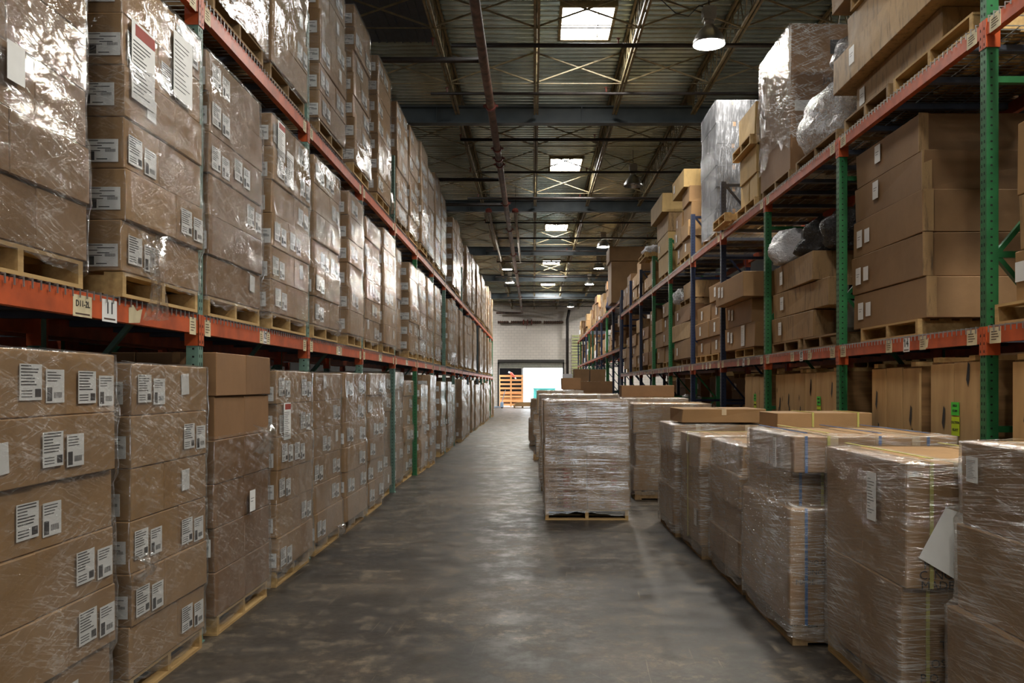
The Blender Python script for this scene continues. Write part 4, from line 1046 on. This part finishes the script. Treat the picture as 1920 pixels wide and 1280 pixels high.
# bay 4..: generated stacks
def stack(sn, shelf, x0, y0, y1, zs, hs, mat, depth=.9, pal=True, seed=0, cols=1, where='', palmat='pallet'):
    r = random.Random(seed+sn); z = zs
    gname = 'cartons on the %s' % shelf
    if pal:
        lone_pallet('pallet under the %s carton stack on the %s' % (ORD[sn], shelf), x0, y0+.03, y0+.03+min(1.05, y1-y0-.04), z, palmat, 1.0); z += PT
    for k, h in enumerate(hs):
        cc = cols if k < len(hs)-1 else 1
        for c in range(cc):
            a = y0+(y1-y0)*c/cols; b = y0+(y1-y0)*(c+1)/cols-.01
            side = '' if cc == 1 else ('nearer half of ', 'farther half of ')[c]
            carton('brown carton, %s up, %s%s stack, %s' % (ORD[k], side, ORD[sn], shelf), x0+r.uniform(-.02, .05), a+r.uniform(0, .05), b-r.uniform(0, .05), z, h, depth+r.uniform(-.08, .05), mat if r.random() < .8 else 'card_old', 'tape_clear', rz=r.uniform(-.025, .025),
                   jit=.012, tags=[('slip', r.uniform(.08, .3), h*.3)] if r.random() < .6 and h > .24 and (b-a) > .5 else [], group=gname)
        z += h+.002
    return z
U = 'upper green-post shelf'; Lw = 'lower green-post shelf'
stack(0, U, 2.86, 16.0, 17.75, Z2, (.3, .3, .32, .3), 'card', cols=2, seed=5)
carton('yellow-lit carton lying tilted on top of the first upper-shelf stack', 2.78, 16.2, 17.5, Z2+PT+1.235, .34, .95, 'card_yellow', 'tape_clear', tags=[('slip', .2, .1)])
stack(1, U, 2.86, 18.5, 20.1, Z2, (.42, .4, .4), 'card_yellow', seed=8)
carton('wide yellowish carton overhanging the second upper-shelf stack', 2.72, 18.5, 20.3, Z2+PT+1.228, .4, 1.1, 'card_yellow', 'tape_clear')
zt = stack(2, U, 2.9, 21.1, 23.1, Z2, (.32, .34), 'card', cols=2, seed=2)
lone_pallet('tilted pallet lying on top of the third upper-shelf stack', 2.7, 21.2, 22.4, zt, 'pallet', 1.1); blob('film_bundle', 'white_bag', (3.0, 21.8, zt+PT), (.25, .3, .16), 21, 'crumpled white film on the tilted pallet topping an upper stack', 'plastic film', (18, 12))
stack(3, U, 2.9, 23.5, 25.6, Z2, (.33, .33, .3), 'card', cols=2, seed=3); stack(4, U, 2.9, 26.0, 28.2, Z2, (.3, .3, .28), 'card_dark', cols=2, seed=4)
stack(0, Lw, 2.9, 18.5, 20.7, Z1, (.35, .33, .3, .3), 'card', cols=2, seed=15); stack(1, Lw, 2.9, 21.0, 23.2, Z1, (.33, .35, .3, .35), 'card_dark', cols=2, seed=16)
stack(2, Lw, 2.9, 23.5, 25.7, Z1, (.3, .3, .33, .35), 'card', cols=2, seed=17); stack(3, Lw, 2.9, 26.0, 28.2, Z1, (.33, .3, .3), 'card', cols=2, seed=18)
# far rack B
FB, FM, FF = 'top shelf of far navy rack', 'middle shelf of far navy rack', 'floor under far navy rack'
carton('very tall plain brown carton standing on the top shelf of far navy rack', 2.66, 29.9, 31.2, 4.4315, 1.42, 1.2, 'card'); carton('wide brown carton lying on the very tall carton', 2.6, 29.85, 31.2, 4.4315+1.422, .5, 1.25, 'card')
nC = 0
rb = random.Random(77)
for i in range(10):
    y0 = BY[i]+.06
    for (shelf, zs) in ((FM, 2.8615), (FB, 4.4315), (FF, 0.0)):
        if shelf == FB and i == 0: continue
        t = (i*3+len(shelf)) % 5
        if t == 4 and i > 0:
            m = MB(); m.tube([(3.2, y0+.6, zs), (3.2, y0+.6, zs+1.1)], .17, 14); o = m.build('upright_roll', ('amber', 'white_bag', 'steel')[i % 3], smooth=True)
            tag(o, '%s roll standing in the %s bay of the %s' % (('amber', 'white', 'silvery')[i % 3], ORD[i], shelf), 'roll')
        else:
            hs = [rb.uniform(.25, .42) for _ in range(rb.choice((2, 3, 3)))]
            stack(i, shelf, 2.9, y0, y0+rb.uniform(1.0, 1.3), zs, hs, rb.choice(('card', 'card_old', 'whitebox', 'card_dark')), seed=60+i)
        if rb.random() < .8 and not (i == 1 and shelf == FB):
            hs = [rb.uniform(.25, .4) for _ in range(rb.choice((2, 3)))]
            # second stack in the bay
            sh2 = shelf
            r2 = random.Random(i+len(shelf)); z = zs; aa = y0+1.4; bb = y0+2.5
            for k, h in enumerate(hs):
                carton('carton %s up, farther half of %s bay, %s' % (ORD[k], ORD[i], sh2), 2.9+r2.uniform(0, .06), aa+r2.uniform(0, .1), bb-r2.uniform(0, .1), z, h, .9, r2.choice(('card', 'card_old', 'whitebox', 'card_yellow')), 'tape_clear', group='cartons on the %s' % shelf); z += h+.001
blob('dark_sack', 'navycloth', (3.1, 33.4, 4.445), (.3, .36, .5), 33, 'dark navy cloth sack hanging over the top shelf of far rack', 'sack', (20, 14), .2)
# loose cartons on far floor loads
o = carton('wide dark brown carton lying on the far floor loads', 1.25, 26.0, 27.1, 1.375, .36, 1.1, 'card_dark', None)
carton('reddish carton with a green dot, nearer aisle, topping the far floor loads', 1.22, 26.05, 27.0, 1.737, .36, .45, 'card_red', None)
carton('reddish carton beside the green-dotted carton on top of the far floor loads', 1.7, 26.05, 27.0, 1.737, .35, .45, 'card_red', None)
m = MB(); m.lathe([(0, 0), (.05, 0)], (0, 0, 0), 14); gd = m.build('green_dot', 'neon_green', None, (1.42, 26.046, 1.9), (PI/2, 0, 0)); gd.parent = bpy.data.objects['carton']; bpy.data.objects.remove(gd)
carton('white carton standing by the stacked reddish cartons far along the floor', .95, 28.0, 28.6, 0, 1.98, .3, 'whitebox', None)
carton('small brown carton with white slip on the far aisle load',   .62, 19.25, 19.8, 1.523, .26, .42, 'card_dark', None)
carton('low brown carton on the flat-topped load behind the lone pallet', 1.5, 14.9, 15.3, 1.422, .2, .9, 'card_dark', None)
# cartons in front on R row
c = carton('brown carton with two yellow straps lying on the slim wrapped loads', 2.05, 7.35, 7.95, 1.175, .22, .8, 'card', None)
for y in (.3, .68):
    m = MB(); m.box(-.002, y-.008, 0, .603, y+.008, .224); m.build('strap', 'strap_yellow', c)
carton('brown printed carton lying on the wrapped load behind the strapped carton', 1.6, 9.4, 10.2, 1.222, .15, .9, 'card', 'tape_clear')
blob('paper_scrap', 'white_bag', (2.6, 9.0, 1.165), (.06, .06, .05), 41, 'small crumpled white paper lying on a wrapped load', 'paper', (10, 8), .3)

# ------------------------------------------------------------ plywood crates under the right rack
def crate(label, x0, y0, y1, h, boards, depth=.95, sticker=False, seed=0, marks=True):
    w = y1-y0; root = thing('plywood_crate', label, 'crate', (x0, y1, 0), -PI/2, 'plywood crates under the green-post rack'); r = random.Random(seed)
    for x in (0.02, w/2-.04, w-.1): MB().box(x, 0, 0, x+.08, depth, .09).build('skid', 'pallet', root)
    for k in range(boards):
        a, b = w*k/boards, w*(k+1)/boards; m = MB(); m.cbox(a+.006, r.uniform(0, .006), .09, b-.006, .03, h-r.uniform(0, .015), .002)
        if marks:
            for j in range(3):
                xx = (a+b)/2+r.uniform(-.05, .05); zz = r.uniform(.5, h-.12)
                m.poly([(xx-.022, -.001, zz), (xx+.004, -.001, zz-.05), (xx+.022, -.001, zz+.02), (xx+.026, -.001, zz+.1), (xx+.002, -.001, zz+.12), (xx-.01, -.001, zz+.06)], 1)
        m.build('front_board', ['plywood', 'ink'], root)
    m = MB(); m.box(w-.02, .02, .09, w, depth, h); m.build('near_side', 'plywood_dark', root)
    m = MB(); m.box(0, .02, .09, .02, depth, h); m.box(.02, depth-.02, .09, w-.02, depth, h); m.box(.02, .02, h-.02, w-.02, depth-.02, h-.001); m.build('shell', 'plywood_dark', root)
    for x in (.06, w-.14): MB().box(x, .0, h, x+.08, depth, h+.035).build('top_batten', 'pallet', root)
    if sticker:
        m = MB(); m.box(w*sticker-.06, -.004, 1.42, w*sticker+.05, -.001, 1.51); m.build('green_sticker', 'neon_green', root)
        m = MB(); m.box(w*sticker-.055, -.004, 1.28, w*sticker+.055, -.001, 1.41); m.build('caution_sticker', 'neon_yellow', root)
        text('CAUTION', .026, 'ink', root, (w*sticker, -.005, 1.37), name='sticker_lettering'); text('HEAVY', .028, 'ink', root, (w*sticker, -.005, 1.32), name='sticker_lettering')
        text('HIGH', .024, 'ink', root, (w*sticker-.005, -.005, 1.485), name='sticker_lettering'); text('CLAIM', .024, 'ink', root, (w*sticker-.005, -.005, 1.45), name='sticker_lettering')
    return root
crate('plywood crate cut by the picture edge under the lower shelf', 2.92, 3.3, 4.35, 1.78, 2, seed=9)
crate('plywood crate just nearer than the first green post', 2.9, 4.5, 5.3, 1.78, 3, seed=1)
crate('plywood crate with green and yellow sticker beside the first green post', 2.9, 5.68, 6.4, 1.79, 2, sticker=.55, seed=2)
crate('plywood crate of three boards between the first two green posts', 2.92, 6.62, 7.55, 1.77, 3, seed=3)
crate('dark plywood crate just nearer than the second green post, set back', 3.2, 7.6, 8.08, 1.77, 2, seed=4, marks=False)
crate('plywood crate with yellow sticker just past the second green post', 2.9, 8.3, 9.35, 1.76, 3, sticker=.45, seed=5)
crate('plywood crate of three narrow boards before the third green post', 2.92, 9.42, 10.55, 1.76, 3, seed=6)
crate('plywood crate with small green sticker past the third green post', 2.9, 10.86, 12.0, 1.74, 3, sticker=.5, seed=7)
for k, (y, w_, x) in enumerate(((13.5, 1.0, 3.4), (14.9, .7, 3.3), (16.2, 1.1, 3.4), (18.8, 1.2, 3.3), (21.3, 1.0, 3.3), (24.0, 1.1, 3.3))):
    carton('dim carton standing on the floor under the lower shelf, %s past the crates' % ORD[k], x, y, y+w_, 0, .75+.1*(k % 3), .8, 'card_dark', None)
m = MB(); m.cbox(2.95, 16.9, 0, 3.25, 17.35, 1.45, .05, 0, .02, random.Random(4)); tag(m.build('film_wrapped_roll', 'film_grey', smooth=False), 'narrow film-wrapped bundle standing under the lower shelf past the crates', 'bundle')
for k in range(9):
    y = 8.4+2.35*k
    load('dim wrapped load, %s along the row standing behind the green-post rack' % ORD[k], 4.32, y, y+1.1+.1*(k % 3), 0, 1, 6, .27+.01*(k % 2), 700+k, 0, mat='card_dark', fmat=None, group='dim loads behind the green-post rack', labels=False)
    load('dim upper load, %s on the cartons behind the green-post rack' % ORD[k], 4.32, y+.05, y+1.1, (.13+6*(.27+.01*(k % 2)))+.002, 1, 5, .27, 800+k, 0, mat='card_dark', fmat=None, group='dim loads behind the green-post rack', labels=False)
# boards by the door
for k in range(6):
    o = tag(MB().box(-.9+.03*k, -.06, 0, .7-.04*k, .06, .045).build('wooden_board', 'pallet_old', None, (-.55+.02*k, 61.4+.02*k, .13+.046*k), (0, .0, .25+.03*k)), 'weathered board, %s from the bottom of the pile by the dock doorway' % ORD[k], 'board', 'boards by the dock doorway')
tag(put('pallet', cached(pallet_mesh, 1.2, 1.0, 'pallet_old', 1), None, (-1.3, 60.9, 0), (0, 0, .1)), 'old pallet under the pile of boards by the dock doorway', 'pallet')
m = MB(); m.poly([(-1.55, 23.2, .004), (-1.3, 23.1, .004), (-1.1, 23.25, .004), (-1.35, 23.4, .012)]); m.poly([(-1.1, 23.25, .004), (-.98, 23.2, .004), (-1.0, 23.32, .004)])
tag(m.build('film_litter', 'white_bag'), 'scrap of clear film lying on the aisle floor', 'litter')

# ------------------------------------------------------------ high bay lamps
def lamp(i, x, y, lit):
    desc = ('lit high-bay lamp with aluminium reflector, nearest over the aisle', 'unlit high-bay lamp hanging second above the green-post rack', 'lit high-bay lamp above yellow-lit joist, third over the loose-carton rack',
            'lit high-bay lamp fourth along the row over the loose cartons', 'lit high-bay lamp fifth along the row over the loose cartons', 'small lit high-bay lamp by the far wall', 'lit high-bay lamp, nearer of the pair by the rusty main pipe',
            'lit high-bay lamp, farther of the pair by the rusty main pipe', 'high-bay lamp over the near floor loads, out of frame', 'high-bay lamp behind the camera over wrapped pallets', 'high-bay lamp behind the camera over loose cartons')[i]
    z = 6.8; t = thing('high_bay_lamp', desc, 'lamp', (x, y, z), 0, 'high-bay lamps')
    MB().lathe([(.245, 0), (.25, .005), (.235, .06), (.2, .14), (.14, .22), (.08, .27), (.075, .3), (.07, .3), (.075, .265), (.135, .215), (.195, .135), (.23, .055), (.24, .0)], n=28).build('reflector', 'alu', t, smooth=True)
    m = MB(); m.box(-.09, -.09, .36, .09, .09, .56)
    for k in range(6): m.box(-.1, -.085+k*.034, .38, .1, -.08+k*.034, .55)
    m.build('ballast', 'ballast', t)
    MB().tube([(0, 0, .285), (0, 0, .37)], .078, 16).build('neck', 'ballast', t, smooth=True)
    MB().tube([(0, 0, .55), (0, 0, .95)], .01, 6).build('hook', 'dark', t)
    MB().tube([(.05, 0, .55), (-.15, .02, .6), (-.3, .05, .45), (-.5, .05, .5), (-.9, .1, .9)], .008, 6).build('cord', 'rubber', t)
    if lit:
        m = MB(); m.lathe([(0, .004), (.12, .006), (.2, .012), (.225, .03)], n=28); m.f = [tuple(reversed(f)) for f in m.f]; m.build('lit_lens', 'lamp_lens', t)
    else:
        MB().lathe([(0, .04), (.06, .05), (.07, .12), (.04, .2), (0, .22)], n=14).build('bulb', 'whitebox', t, smooth=True)
for i, (x, y, lit) in enumerate(LAMPS): lamp(i, x, y, lit)
